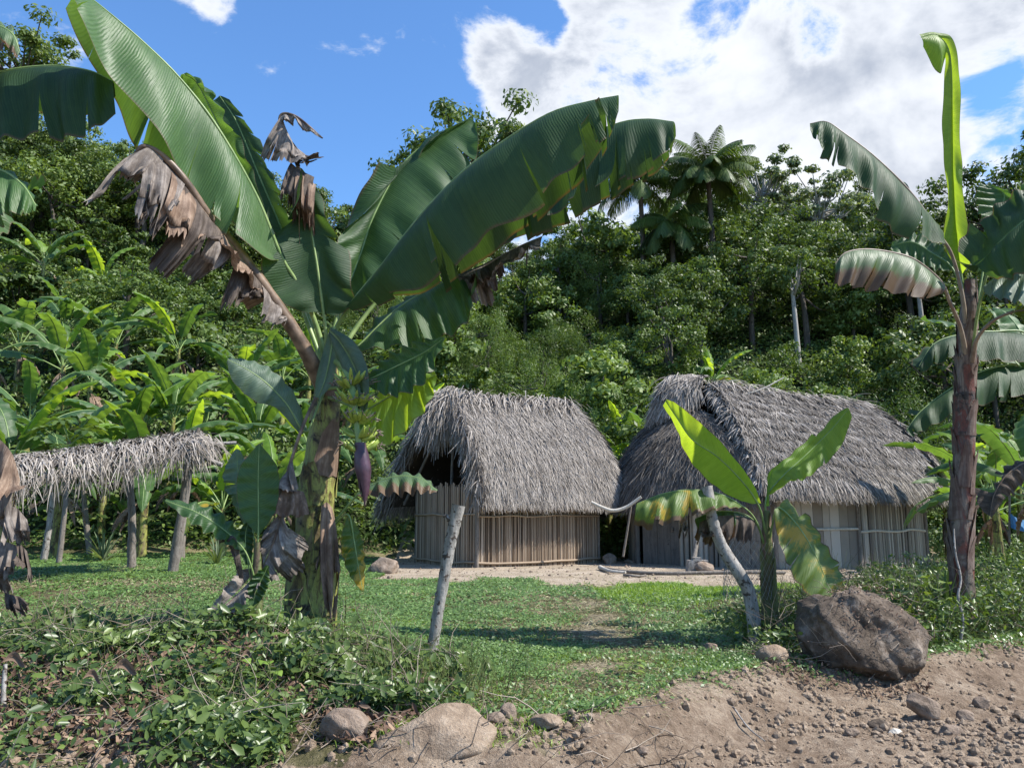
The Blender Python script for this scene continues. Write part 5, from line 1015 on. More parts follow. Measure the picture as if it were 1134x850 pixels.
TK = dict(
 d1=tree_kind(1, 7.0, 2.9, 5.0, 46, 120, 0.26, 'fol_dark'), d2=tree_kind(2, 8.5, 3.0, 6.0, 52, 115, 0.24, 'fol_dark', cl=0.75), d3=tree_kind(3, 6.0, 3.1, 4.4, 44, 120, 0.27, 'fol_mid'),
 m1=tree_kind(4, 6.5, 2.7, 4.6, 42, 130, 0.24, 'fol_mid', cl=0.7), m2=tree_kind(5, 5.2, 2.5, 4.2, 40, 110, 0.32, 'fol_light', cl=0.75, flat=0.5),
 f1=tree_kind(6, 5.5, 2.3, 4.8, 44, 230, 0.20, 'fol_light', cl=0.7, flat=1.2, aspect=0.16, hang=0.9), f2=tree_kind(7, 4.2, 2.5, 3.8, 40, 230, 0.19, 'fol_mid', cl=0.75, flat=1.1, aspect=0.17, hang=0.8),
 p1=tree_kind(8, 9.5, 3.4, 4.6, 38, 105, 0.32, 'fol_pale', 'bark_pale', cl=0.75, flat=0.45, base=0.45, limbs=34),
 s1=tree_kind(9, 2.6, 1.7, 2.4, 28, 90, 0.20, 'fol_light', cl=0.55, base=0.1, name='shrub', cat='shrub'), s2=tree_kind(10, 2.2, 1.9, 2.0, 28, 90, 0.22, 'fol_mid', cl=0.55, base=0.1, name='shrub', cat='shrub'),
 s3=tree_kind(11, 3.2, 2.0, 2.8, 30, 70, 0.34, 'fol_mid', cl=0.6, base=0.1, name='shrub', cat='shrub', flat=0.45),
 sk=tree_kind(12, 9.0, 3.4, 4.2, 46, 130, 0.25, 'fol_dark', cl=0.85, flat=0.45, base=0.5, limbs=30),
 slim=tree_kind(13, 8.0, 1.8, 3.0, 22, 90, 0.26, 'fol_dark', 'bark_pale', cl=0.6, base=0.6))
def region(px, yy, k):
    kd = dict(d='dense dark-leaved tree', m='mid-green bushy tree', f='feathery light green tree', s='low leafy shrub', p='pale large-leaved tree')[k[0]]
    if yy > 54: b_ = 'on the skyline '
    elif yy > 42: b_ = 'on mid hill '
    else: b_ = 'at the hill foot '
    for lim, nm in ((120, 'at the left edge'), (360, 'left of the fruiting banana crown'), (500, 'behind the big dark banana leaves'), (640, 'above the smaller hut'), (740, 'above the gap between the huts'), (860, 'above the ragged roof vent'), (990, 'above the larger hut'), (1080, 'behind the tall reddish banana'), (9999, 'at the right edge')):
        if px < lim: return kd + ' ' + b_ + nm
def put_at(k, px, Y, top, label, group=None, rz=None, wide=1.0):
    p_ = W(px, top, Y); z = gz(p_[0], Y); s_ = max(0.35, (p_[2] - z) / TK[k].h); return TK[k].put([p_[0], Y, z - 0.1], rz if rz is not None else px * 0.37, s_ * wide, label, group, sz=s_)
put_at('sk', 508, 52, 106, 'open-crowned dark tree against the blue sky between the big banana leaves', wide=0.85)
put_at('sk', 32, 56, 26, 'dark tree at the top left corner seen above the overhanging leaf')
put_at('sk', 1128, 47, 160, 'dark tree standing up against the sky at the right edge')
put_at('p1', 842, 55, 163, 'tall pale large-leaved tree with sparse crown on the skyline right of the palms', wide=1.0)
put_at('p1', 905, 54, 180, 'tall dense tree with pale leaves on the skyline left of the upright banana leaf')
put_at('d2', 60, 50, 138, 'big dense dark tree crown at the left below the overhanging leaf', wide=1.15)
put_at('m1', 372, 54, 228, 'green leafy tree on the skyline behind the crown of the fruiting banana', wide=1.1)
put_at('m2', 655, 55, 222, 'thin young tree on the skyline left of the palms')
put_at('slim', 876, 43, 268, 'slim tree with a bare pale trunk in the middle of the dark forest')
put_at('slim', 1013, 44, 262, 'slim tree with bare whitish trunk beside the right banana crown')
R3 = random.Random(5)
Y = 30.5; row = 0
while Y < 66:
    x = -0.72 * Y - 4 + (row % 2) * 1.7
    while x < 0.72 * Y + 5:
        xx = x + R3.uniform(-1.2, 1.2); yy = Y + R3.uniform(-1.2, 1.2); px = 567 + xx / yy * F
        r_ = R3.random(); ok = hill(np.array([xx]), np.array([yy]))[0] > 0.4
        if px < 470 and yy < 41: ok = ok and r_ < (0.0 if yy < 34 else 0.35)
        k = 'd1'
        if px < 360: k = R3.choice(['d1', 'm1', 'm1', 'd3', 's3', 's2']) if yy > 44 else R3.choice(['s1', 's2', 's3', 'm1'])
        elif px < 700: k = R3.choice(['f1', 'f2', 'f2', 'm2', 's3', 's1']) if yy < 50 else R3.choice(['d3', 'm1', 'f1', 'd1', 'm2'])
        elif px < 780: k = R3.choice(['f2', 's3', 'm1', 'd3']) if yy < 42 else R3.choice(['d1', 'd2', 'm1', 'd3'])
        elif px < 1010: k = R3.choice(['s1', 's1', 's2']) if yy < 44.5 else R3.choice(['d1', 'd2', 'd2', 'd3', 'm1', 'm2'])
        else: k = R3.choice(['s1', 's2', 's3', 'f2']) if yy < 36 else R3.choice(['d1', 'd2', 'd3', 'm1', 'm2'])
        if abs(px - 792) < 30 and yy < 39: ok = False
        if ok:
            s_ = R3.uniform(0.75, 1.15) * (0.8 if yy > 54 else 1.0)
            lab_ = region(px, yy, k); TK[k].put(w2(xx, yy, -0.15), R3.uniform(0, 6.28), s_, lab_, lab_.replace(' tree', ' trees', 1) if ' tree' in lab_ else lab_.replace(' shrub', ' shrubs', 1), sz=s_ * R3.uniform(0.85, 1.1))
        x += 3.3 if yy > 38 else 2.6
    Y += 3.1; row += 1

# palms on the skyline
def palm(px, Y, top, H, nf, up, label, L=3.0):
    p_ = W(px, top, Y); z = p_[2] - H; root = thing('palm_tree', label, 'palm', [p_[0], Y, gz(p_[0], Y)]); h = p_[2] - gz(p_[0], Y) - L * 0.45
    rs = np.random.default_rng(int(px)); mb = MB(); mb.tube([[0, 0, -0.3], [0.1, 0, h * .5], [0, 0, h]], [0.2, 0.14], 8, n=14, jit=0.08); mb.build('trunk', M['bark'], root)
    for i in range(nf):
        az = i * 2.4; el = R(up - 75 * (i / nf) + rs.normal() * 6); pts = [np.array([0, 0, h])]; e = el
        for k in range(14): e -= 0.09 + 0.02 * i / nf; pts.append(pts[-1] + np.array([math.cos(az) * math.cos(e), math.sin(az) * math.cos(e), math.sin(e)]) * L / 14)
        pc = cr(pts, 60); mb = MB(); mb.tube(pc[::4], [0.035, 0.01], 4, cap=False); T = unit(np.gradient(pc, axis=0)); S = unit(np.cross(T, [0, 0, 1.0]))
        for sd_ in (-1, 1):
            sel = np.arange(8, 60).repeat(3); P = pc[sel]; D = S[sel] * sd_ * 0.9 + T[sel] * 0.6 - np.array([0, 0, 0.35]) + rs.normal(size=(len(sel), 3)) * 0.1
            ll = 0.75 * np.sin(3.1416 * (sel / 62) ** 0.8) + 0.12; strips(mb, P, D, np.cross(D, T[sel]), ll, 0.034, 0.7, 3)
        mb.build('frond', M['fol_mid'] if i % 3 else M['fol_dark'], root)
palm(783, 49, 168, 5, 30, 80, 'full round-crowned palm on the skyline behind the middle of the hill', 3.5)
palm(708, 50, 180, 5, 18, 84, 'slender palm with upright fronds on the skyline, left of the round-crowned palm', 3.5)
palm(742, 49, 226, 5, 13, 60, 'shorter palm with drooping fronds between the two taller palms', 2.8)

# ================================================================== UNDERGROWTH (stuff)
def scatter(n, x0, x1, y0, y1, dens):
    X_ = rng.uniform(x0, x1, n * 3); Y_ = rng.uniform(y0, y1, n * 3); k = rng.random(n * 3) < dens(X_, Y_); X_ = X_[k][:n]; Y_ = Y_[k][:n]; return X_, Y_
def infr(x, y, mrg=0.05): return np.abs(x / y) < 0.63 + mrg
X_, Y_ = scatter(150000, -45, 45, 24, 64, lambda x, y: infr(x, y) * (hill(x, y) > 0.05) * (1.2 - y / 75) * (0.35 + 1.3 * np.clip(fbm(x, y, 0.6, 3) + 0.45, 0, 1)))
hh = (0.25 + 1.1 * np.clip(fbm(X_, Y_, 0.7, 3) + 0.5, 0, 1)) * rng.random(len(X_)) ** 0.6
mb = MB(); leafcards(mb, np.stack([X_, Y_, ground_z(X_, Y_) + hh], -1), rng.uniform(0.12, 0.30, len(X_)), np.tile([[0, -0.5, 0.8]], (len(X_), 1)), 0.5, rnd=0.9)
tag(mb.build('hillside_undergrowth', M['fol_mid']), 'tangled leafy undergrowth covering the steep hillside under the trees', 'undergrowth', kind='stuff')
X_, Y_ = scatter(26000, -3, 24, 26.5, 37, lambda x, y: infr(x, y) * (x / y > 0.08))
mb = MB(); leafcards(mb, np.stack([X_, Y_, ground_z(X_, Y_) + 1.0 * rng.random(len(X_)) * (0.3 + np.clip(fbm(X_, Y_, 1.0, 3) + 0.5, 0, 1))], -1), rng.uniform(0.10, 0.22, len(X_)), np.tile([[0.2, -0.6, 0.7]], (len(X_), 1)), 0.55, rnd=0.8)
tag(mb.build('slope_creepers', M['fol_light']), 'bright green low creepers on the open slope behind the larger hut', 'undergrowth', kind='stuff')

# ================================================================== LAWN (stuff)
def lawn_ok(x, y):
    d_ = road_d(x, y) + 0.6 * fbm(x, y, 1.5, 4); return infr(x, y) * sst(d_, -0.15, 0.35) * (1 - np.clip(yard_w(x, y) * 1.15, 0, 1)) * (1 - 0.72 * worn(x, y)) * (hill(x, y) < 0.6) * (0.22 + 0.78 * sst(fbm(x, y, 0.9, 4) + 0.5 * fbm(x, y, 3.5, 3), -0.16, 0.08))
mb = MB()
for (y0, y1, n, sz_) in ((5.8, 9, 60000, 0.038), (9, 13, 62000, 0.046), (13, 19, 70000, 0.060), (19, 29, 60000, 0.085)):
    X_, Y_ = scatter(n, -0.7 * y1, 0.7 * y1, y0, y1, lawn_ok)
    hh = (0.01 + 0.06 * np.clip(fbm(X_, Y_, 2.2, 3) + 0.5, 0, 1)) * rng.random(len(X_))
    leafcards(mb, np.stack([X_, Y_, ground_z(X_, Y_) + hh + 0.01], -1), sz_ * rng.uniform(0.6, 1.4, len(X_)), np.tile([[0, -0.25, 1.0]], (len(X_), 1)), 0.5, rnd=0.6)
tag(mb.build('lawn', M['lawn']), 'low broad-leaved ground cover forming the lawn between road and huts', 'lawn', kind='stuff')
def blades(mb, X_, Y_, h, wd, m=0):
    n = len(X_); P = np.stack([X_, Y_, ground_z(X_, Y_)], -1); D = np.tile([[0, 0, 1.0]], (n, 1)) + rng.normal(size=(n, 3)) * np.array([0.45, 0.45, 0.1]); N = rng.normal(size=(n, 3)) + [0, -0.6, 0]
    strips(mb, P, D, N, h * rng.uniform(0.5, 1.4, n), wd, 0.5, 2, m)
mb = MB()
X_, Y_ = scatter(16000, -1.2, 3.0, 5.2, 8.5, lambda x, y: lawn_ok(x, y) * (0.25 + 0.75 * (fbm(x, y, 1.6, 3) > -0.02))); blades(mb, X_, Y_, 0.085, 0.006)
X_, Y_ = scatter(26000, -6, 9, 6.0, 12, lambda x, y: lawn_ok(x, y) * (0.2 + 0.8 * (fbm(x, y, 0.8, 3) > 0.03))); blades(mb, X_, Y_, 0.10, 0.007)
X_, Y_ = scatter(30000, 1.5, 9, 12, 18.8, lambda x, y: lawn_ok(x, y) * (0.12 + sst(y, 12.5, 14.5))); blades(mb, X_, Y_, 0.17, 0.014)
X_, Y_ = scatter(30000, -13, 22, 14, 30, lambda x, y: lawn_ok(x, y) * (0.35 + 1.2 * fbm(x, y, 0.6, 3))); blades(mb, X_, Y_, 0.13, 0.014)
X_, Y_ = scatter(14000, 7, 19, 13, 26, lambda x, y: lawn_ok(x, y)); blades(mb, X_, Y_, 0.22, 0.018)
tag(mb.build('grass', M['grass']), 'bright tufts of grass growing through the lawn', 'grass', kind='stuff')

mb = MB()
def dry_d(x, y): return infr(x, y) * sst(road_d(x, y), -0.3, 0.3) * (1 - np.clip(yard_w(x, y) * 1.1, 0, 1) * 0.9) * (hill(x, y) < 0.4) * np.clip(0.10 + 0.9 * worn(x, y) + 0.9 * sst(-fbm(x, y, 0.9, 4), -0.04, 0.12), 0, 1)
for x0, x1, y0, y1, n, h_, w_ in ((-4, 5, 5.2, 9, 17000, 0.055, 0.004), (-7, 9, 9, 14, 15000, 0.07, 0.007), (-10, 14, 14, 20, 15000, 0.09, 0.011)):
    X_, Y_ = scatter(n, x0, x1, y0, y1, dry_d); n = len(X_); D = rng.normal(size=(n, 3)) * [1, 1, 0.25] + [0, 0, 0.45]
    strips(mb, np.stack([X_, Y_, ground_z(X_, Y_) + 0.01], -1), D, rng.normal(size=(n, 3)) + [0, -0.6, 0.4], h_ * rng.uniform(0.5, 1.6, n), w_, 0.4, 2)
tag(mb.build('dry_grass', M['straw']), 'dry straw-coloured grass on the trodden path and the thin patches of lawn', 'grass', kind='stuff')

# ================================================================== WEEDS on the road bank and at the right
def bank_l(x, y): d_ = road_d(x, y); return infr(x, y, 0.12) * sst(d_, -0.25 - 0.2 * (x < -1.3), 0.15 - 0.25 * (x < -1.3)) * (1 - (np.abs(x + 1.15) < 0.22) * (y < 5.75)) * (1 - (np.abs(x + 0.5) < 0.5) * (y < 5.8)) * (1 - sst(d_, 1.7, 2.5)) * sst(-x, 0.1, 0.9) * (0.07 + 0.93 * sst(fbm(x, y, 2.0, 3), -0.07, 0.10))
def bank_r(x, y): d_ = road_d(x, y); return infr(x, y, 0.12) * sst(d_, 0.1, 0.4) * (1 - sst(d_, 2.2, 3.4)) * sst(x, 2.2, 3.0) * (1 - 0.9 * ((np.abs(x - 3.3) < 0.62) & (np.abs(y - 7.9) < 0.5)))
def mound(x, y): return 0.08 + 0.26 * np.clip(fbm(x, y, 1.6, 3) + 0.5, 0, 1)
mb = MB()
X_, Y_ = scatter(24000, -5.5, 0.6, 4.95, 8.4, bank_l); leafcards(mb, np.stack([X_, Y_, ground_z(X_, Y_) + mound(X_, Y_) * rng.random(len(X_)) ** 0.6], -1), rng.uniform(0.025, 0.075, len(X_)), np.tile([[0.1, -0.5, 0.8]], (len(X_), 1)), 0.42, rnd=0.8, six=True)
X_, Y_ = scatter(3900, -5.5, 0.4, 4.95, 8.2, bank_l); leafcards(mb, np.stack([X_, Y_, ground_z(X_, Y_) + mound(X_, Y_) * 1.15 * rng.uniform(0.4, 1, len(X_))], -1), rng.uniform(0.06, 0.12, len(X_)), np.tile([[0.1, -0.6, 0.8]], (len(X_), 1)), 0.5, rnd=0.7, six=True)
X_, Y_ = scatter(30000, 2.2, 9.5, 7.2, 14, bank_r); tall = 0.25 + 0.55 * sst(X_, 3.8, 5.2) * np.clip(fbm(X_, Y_, 1.3, 3) + 0.6, 0, 1)
leafcards(mb, np.stack([X_, Y_, ground_z(X_, Y_) + tall * rng.random(len(X_)) ** 0.7], -1), rng.uniform(0.03, 0.09, len(X_)), np.tile([[0.1, -0.5, 0.7]], (len(X_), 1)), 0.4, rnd=0.9, six=True)
tag(mb.build('bank_weeds', M['weed']), 'tangle of small-leaved weeds covering the cut bank along the road', 'weeds', kind='stuff')
mb = MB()
X_, Y_ = scatter(650, -5.5, 0.5, 5.25, 8.0, bank_l); twigs(mb, np.stack([X_, Y_, ground_z(X_, Y_) + 0.25 * rng.random(len(X_))], -1), rng.uniform(0.15, 0.6, len(X_)), rng.uniform(0.0015, 0.005, len(X_)), 0.25)
X_, Y_ = scatter(700, 2.3, 7.5, 7.2, 11, bank_r); twigs(mb, np.stack([X_, Y_, ground_z(X_, Y_) + 0.4 * rng.random(len(X_))], -1), rng.uniform(0.2, 0.7, len(X_)), rng.uniform(0.0015, 0.004, len(X_)), 0.6)
X_ = rng.uniform(2.3, 3.3, 130); Y_ = rng.uniform(7.45, 8.4, 130); twigs(mb, np.stack([X_, Y_, ground_z(X_, Y_) + 0.05 + 0.40 * rng.random(130) * sst(X_, 2.3, 3.0)], -1), rng.uniform(0.12, 0.35, 130), rng.uniform(0.0015, 0.004, 130), 0.2)
X_, Y_ = scatter(300, -5, 1.2, 4.9, 5.9, lambda x, y: np.ones_like(x)); twigs(mb, np.stack([X_, Y_, ground_z(X_, Y_) + 0.02], -1), rng.uniform(0.1, 0.5, len(X_)), rng.uniform(0.002, 0.006, len(X_)), 0.08)
bc0 = np.array([3.33, 7.9, gz(3.33, 7.9) + 0.22]); d_ = unit(rng.normal(size=(60, 3)) + [-0.6, -0.5, 0.6]); twigs(mb, bc0 + d_ * np.array([0.58, 0.48, 0.47]), rng.uniform(0.12, 0.4, 60), rng.uniform(0.002, 0.0045, 60), 0.05)
tag(mb.build('dry_twigs', M['drytwig']), 'dry roots, twigs and dead stems tangled in the bank weeds and under the boulder', 'twigs', kind='stuff')
mb = MB()
X_, Y_ = scatter(1300, -5.5, 0.5, 5.4, 8.2, bank_l); twigs(mb, np.stack([X_, Y_, ground_z(X_, Y_)], -1), rng.uniform(0.2, 0.5, len(X_)), rng.uniform(0.0015, 0.003, len(X_)), 1.0)
X_, Y_ = scatter(1500, 2.6, 8.5, 7.3, 13, bank_r); twigs(mb, np.stack([X_, Y_, ground_z(X_, Y_)], -1), rng.uniform(0.3, 0.9, len(X_)), rng.uniform(0.0015, 0.004, len(X_)), 1.0)
for cx, n in ((-0.35, 240), (0.02, 160)):      # stiff straw stalks by the leaning post
    for i in range(n):
        x_ = cx + rng.normal() * 0.35 - 0.5; y_ = 6.2 + rng.random() * 1.0; p_ = w2(x_, y_); d_ = np.array([rng.normal() * .35, rng.normal() * .3, 1.0]); mb.tube([p_, p_ + d_ * rng.uniform(0.12, 0.42)], [0.003, 0.0015], 3, cap=False)
tag(mb.build('weed_stalks', M['vine']), 'thin green and straw-coloured stalks standing in the bank weeds', 'stalks', kind='stuff')

mb = MB()
X_, Y_ = scatter(7000, -5.5, 0.2, 5.2, 8.2, lambda x, y: infr(x, y, 0.12) * sst(-x, 0.3, 1.0) * sst(road_d(x, y), -0.3, 0.1) * (1 - sst(road_d(x, y), 1.7, 2.4)) * (0.15 + (fbm(x, y, 2.0, 3) < 0.0)))
leafcards(mb, np.stack([X_, Y_, ground_z(X_, Y_) + 0.10 * rng.random(len(X_))], -1), rng.uniform(0.03, 0.10, len(X_)), np.tile([[0, -0.3, 0.8]], (len(X_), 1)), 0.35, rnd=0.9, six=True)
X_ = rng.uniform(2.3, 3.7, 1500); Y_ = rng.uniform(7.3, 8.4, 1500); leafcards(mb, np.stack([X_, Y_, ground_z(X_, Y_) + 0.06 * rng.random(1500)], -1), rng.uniform(0.02, 0.06, 1500), np.tile([[0, -0.3, 0.8]], (1500, 1)), 0.35, rnd=0.9, six=True)
bc = np.array([3.33, 7.9, gz(3.33, 7.9) + 0.22])
def on_boulder(n, lift=0.02):
    d_ = unit(rng.normal(size=(n, 3)) + [-0.45, -0.35, 0.75]); return bc + d_ * np.array([0.57, 0.46, 0.46]) * 1.0 + d_ * lift * rng.random(n)[:, None], d_
q_, d_ = on_boulder(600, 0.03); leafcards(mb, q_, rng.uniform(0.02, 0.05, 600), d_, 0.3, rnd=0.6, six=True)
tag(mb.build('leaf_litter', M['litter']), 'reddish-brown dry leaf litter between the weeds on the bank', 'litter', kind='stuff')

# small leafy plants that can be told apart
def broad_weed(px, py, Y, h, n, size, label, seed, name='broadleaf_weed', mat='weed', asp=0.55):
    rs = np.random.default_rng(seed); b_ = W(px, py, Y); b_[2] = gz(b_[0], Y); root = thing(name, label, 'plant', b_); mb = MB(); sm = MB()
    for i in range(n):
        f = (i + 1) / n; az = i * 2.4 + rs.normal() * .2; c_ = np.array([math.cos(az), math.sin(az), 0]); p0 = np.array([0, 0, h * f * 0.85]); p1 = p0 + c_ * size * (0.5 + 0.5 * rs.random()) + Z_ * size * 0.35
        sm.tube([p0, p1], 0.003, 4, cap=False); tip = p1 + c_ * size * 1.1 - Z_ * size * 0.35 * rs.random(); mid = cr([p1, (p1 + tip) / 2 + Z_ * size * .12, tip], 12); sv = np.cross(c_, Z_)
        pr = size * asp * np.sin(3.1416 * np.linspace(0.02, 1, 12) ** 0.7); 
        for s2 in (-1, 1):
            E2 = mid + sv * (s2 * pr)[:, None] + Z_ * (0.22 * pr)[:, None]; t_ = np.linspace(0, 1, 4)[:, None, None]; mb.grid(mid[None] * (1 - t_) + E2[None] * t_)
    mb.build('leaves', M[mat], root); sm.tube([[0, 0, -0.03], [0.01, 0, h * .5], [0, 0, h * .9]], [0.007, 0.003], 5); sm.build('stalk', M['vine'], root)
broad_weed(214, 765, 6.3, 0.42, 9, 0.085, 'broad-leaved weed with dull green leaves in the middle of the bank', 1)
broad_weed(257, 775, 6.1, 0.40, 8, 0.085, 'weed with large bright yellow-green leaves on the bank below the sucker', 2, mat='grass')
broad_weed(296, 790, 5.95, 0.36, 8, 0.08, 'bright broad-leaved weed nearest the road, left of the tan rock', 3, mat='grass')
broad_weed(100, 735, 6.6, 0.34, 8, 0.08, 'leafy weed at the top of the bank under the left shelter', 4)
broad_weed(325, 700, 7.5, 0.35, 8, 0.07, 'leafy weed growing at the foot of the fruiting banana stem', 5)
broad_weed(382, 672, 8.2, 0.40, 9, 0.09, 'glossy dark-leaved weed right of the fruiting banana stem', 6, mat='fol_mid')
broad_weed(1008, 690, 8.9, 0.72, 12, 0.13, 'broad-leaved plant in front of the right end of the larger hut', 7, mat='weed', asp=0.75)
broad_weed(1042, 690, 9.1, 0.66, 10, 0.11, 'second broad-leaved plant, closer to the reddish banana trunk', 8, mat='weed', asp=0.75)
broad_weed(700, 770, 7.3, 0.12, 10, 0.07, 'low leafy weed at the edge of the bare earth near the trodden path', 9)
broad_weed(1100, 690, 10.2, 0.75, 14, 0.10, 'tall leafy bush right of the reddish banana trunk', 10, mat='weed', asp=0.4)
def rosette(px, Y, h, n, label, mat='fol_pale', py=None):
    x = (px - 567) / F * Y; b_ = w2(x, Y) ; rs = np.random.default_rng(px); mb = MB(); az = rs.random(n) * 6.28; el = rs.uniform(0.5, 1.45, n)
    D = np.stack([np.cos(az) * np.cos(el), np.sin(az) * np.cos(el), np.sin(el)], -1); strips(mb, b_ + D * 0.02, D, np.cross(D, np.stack([-np.sin(az), np.cos(az), 0 * az], -1)), h * rs.uniform(0.7, 1.15, n), 0.055, 0.28, 4)
    tag(mb.build('spiky_plant', M[mat], loc=b_), label, 'plant')
rosette(124, 20.0, 1.0, 34, 'spiky rosette plant with narrow leaves behind the shelter posts')
rosette(248, 19.0, 0.95, 30, 'spiky rosette plant with narrow leaves between the shelter and the fruiting banana')
rosette(988, 8.9, 0.5, 30, 'dark spiky rosette plant behind the boulder', 'fol_dark')
rosette(1032, 9.4, 0.75, 24, 'tall narrow-leaved plant at the right corner of the larger hut', 'fol_mid')

# papaya
pb = w2((76 - 567) / F * 19.5, 19.5); pap = thing('papaya_plant', 'papaya plant with deeply cut leaves above the left end of the shelter', 'papaya plant', pb)
mb = MB(); mb.tube([[0, 0, -.1], [0.03, 0, 1.3], [0, 0, 2.9]], [0.07, 0.04], 7, n=12, jit=.06); mb.build('trunk', M['wood'], pap)
for i in range(15):
    az = i * 2.4; el = 0.9 - 1.1 * i / 15; Lp = 0.75; p0 = np.array([0, 0, 2.9 - i * 0.03]); p1 = p0 + np.array([math.cos(az) * math.cos(el), math.sin(az) * math.cos(el), math.sin(el)]) * Lp
    mb = MB(); mb.tube([p0, p1], 0.012, 4, cap=False, m=1); hz_ = np.array([math.cos(az), math.sin(az), -0.35]); sv = np.cross(unit(hz_), Z_)
    for k in range(9):
        a_ = (k - 4) * 0.62; dv = unit(hz_ * math.cos(a_) + sv * math.sin(a_)); Ln = 0.38 * (1 - 0.05 * abs(k - 4)); pts = cr([p1, p1 + dv * Ln * .5 + Z_ * .02, p1 + dv * Ln - Z_ * .05], 9)
        sp_ = unit(np.cross(dv, Z_)); pr = np.array([.02, .03, .045, .10, .05, .09, .04, .05, .002])
        mb.grid(np.stack([pts - sp_ * pr[:, None], pts, pts + sp_ * pr[:, None]], 1))
    mb.build('leaf', [M['fol_mid'], M['rib']], pap)

# ================================================================== ROCKS, POSTS, LOOSE THINGS
def rock(px, py, Y, w_, d_, h_, label, mat='rock', seed=0, name='rock', sub=4, rough=0.22, tilt=0.0, sink=0.25, cuts=7):
    rs = np.random.default_rng(seed); c_ = W(px, py, Y); g_ = gz(c_[0], Y); bm = bmesh.new(); bmesh.ops.create_icosphere(bm, subdivisions=sub, radius=1.0)
    V = np.array([v.co[:] for v in bm.verts]); Fc = np.array([[v.index for v in f.verts] for f in bm.faces]); bm.free()
    for k in range(cuts):
        nrm = unit(rs.normal(size=3)); dd = rs.uniform(0.62, 0.88); s_ = V @ nrm - dd; V = V - nrm * np.clip(s_, 0, None)[:, None] * 0.92
    ns = fbm(V[:, 0] * 2 + V[:, 2] * 1.3 + seed * 7, V[:, 1] * 2 - V[:, 2] * 1.1, 1.0, 5, 0.6); V = V * (1 + rough * ns)[:, None]
    V = V * np.array([w_ / 2, d_ / 2, h_ / 2]) * 1.1; ca_, sa_ = math.cos(tilt), math.sin(tilt); V[:, [0, 2]] = np.stack([V[:, 0] * ca_ - V[:, 2] * sa_, V[:, 0] * sa_ + V[:, 2] * ca_], 1)
    base = np.array([c_[0], Y, g_]); V = V + base + Z_ * (h_ * 0.5 - h_ * sink); mb = MB(); mb.add(V, None, Fc); return tag(mb.build(name, M[mat], loc=base, smooth=True), label, 'rock' if name != 'boulder' else 'boulder')
rock(957, 742, 7.9, 1.06, 0.92, 0.88, 'big dark brown boulder with earth and roots on top, beside the dirt road', 'boulder', 3, 'boulder', sub=5, rough=0.55, sink=0.24, cuts=16)
for a_ in ((487, 850, 5.45, 0.86, 0.7, 0.40, 'largest tan earth-covered rock at the bottom edge of the bank', 'clod', 44, 0.0, 0.62),
           (381, 848, 5.4, 0.30, 0.25, 0.22, 'tan rock at the bottom edge, left of the largest rock', 'rock', 5), (346, 742, 6.7, 0.36, 0.25, 0.22, 'grey-brown rock half hidden in weeds at the foot of the fruiting banana', 'rock', 6),
           (465, 765, 6.75, 0.20, 0.18, 0.18, 'small brown rock in the weeds at the foot of the leaning post', 'clod', 7), (549, 838, 5.65, 0.12, 0.11, 0.10, 'round stone right of the largest rock', 'rock', 8), (563, 832, 5.8, 0.11, 0.10, 0.13, 'small upright stone at the lower end of the lawn', 'rock', 9),
           (604, 846, 5.6, 0.20, 0.18, 0.10, 'flat earth lump at the bottom centre', 'clod', 10), (424, 636, 20.5, 0.75, 0.5, 0.52, 'tan rock on the lawn left of the smaller hut', 'rock', 11), (675, 612, 24.5, 0.42, 0.35, 0.36, 'round brown rock in the gap between the huts', 'rock', 12),
           (697, 612, 24.8, 0.34, 0.3, 0.14, 'low flat stone in the gap between the huts', 'rock', 13), (781, 638, 20.6, 0.46, 0.35, 0.36, 'squarish tan rock in front of the plank door', 'rock', 14), (787, 706, 8.7, 0.15, 0.12, 0.10, 'stone lying in the lawn left of the curved post', 'rock', 15),
           (1022, 772, 7.0, 0.20, 0.14, 0.34, 'pointed grey-brown slab leaning below the boulder', 'rock', 16, 0.9), (1086, 775, 7.3, 0.15, 0.12, 0.12, 'upper of the two angular stones on the slope of bare earth at right', 'rock', 17), (1069, 786, 7.0, 0.14, 0.12, 0.11, 'lower of the two angular stones on the bare earth at right', 'rock', 18),
           (1052, 806, 6.5, 0.17, 0.10, 0.09, 'flat elongated stone on the bare earth at right', 'rock', 19), (943, 802, 6.5, 0.11, 0.09, 0.07, 'lone round stone on the bare earth below the boulder', 'rock', 20), (990, 797, 6.6, 0.10, 0.08, 0.05, 'whitish crumbled stone on the bare earth', 'pole', 21),
           (972, 784, 6.8, 0.16, 0.12, 0.09, 'dark stone right under the boulder', 'boulder', 22), (1130, 780, 7.0, 0.13, 0.1, 0.08, 'stone at the right edge of the road', 'clod', 23), (1075, 840, 5.9, 0.14, 0.12, 0.07, 'stone low in the road at right', 'clod', 24),
           (858, 735, 7.7, 0.30, 0.22, 0.18, 'earth lump on the cut edge left of the boulder', 'clod', 25), (712, 845, 5.6, 0.10, 0.08, 0.06, 'small stone at the bottom of the bare earth', 'rock', 26)):
    rock(*a_[:7], mat=a_[7], seed=a_[8], sub=4, tilt=a_[9] if len(a_) > 9 else 0.0, sink=a_[10] if len(a_) > 10 else 0.25, rough=0.3, cuts=11)
mb = MB(); cb = w2((767 - 567) / F * 20.9, 20.9); mb.box(cb + Z_ * 0.14, [0.24, 0, 0], [0, 0.16, 0], [0.02, 0, 0.15]); mb.box(cb + Z_ * 0.32, [0.10, 0, 0], [0, 0.12, 0], [0, 0, 0.04])
tag(mb.build('stone_block', M['post'], smooth=False, loc=cb), 'pale stone block under the prop stick by the plank door', 'block')
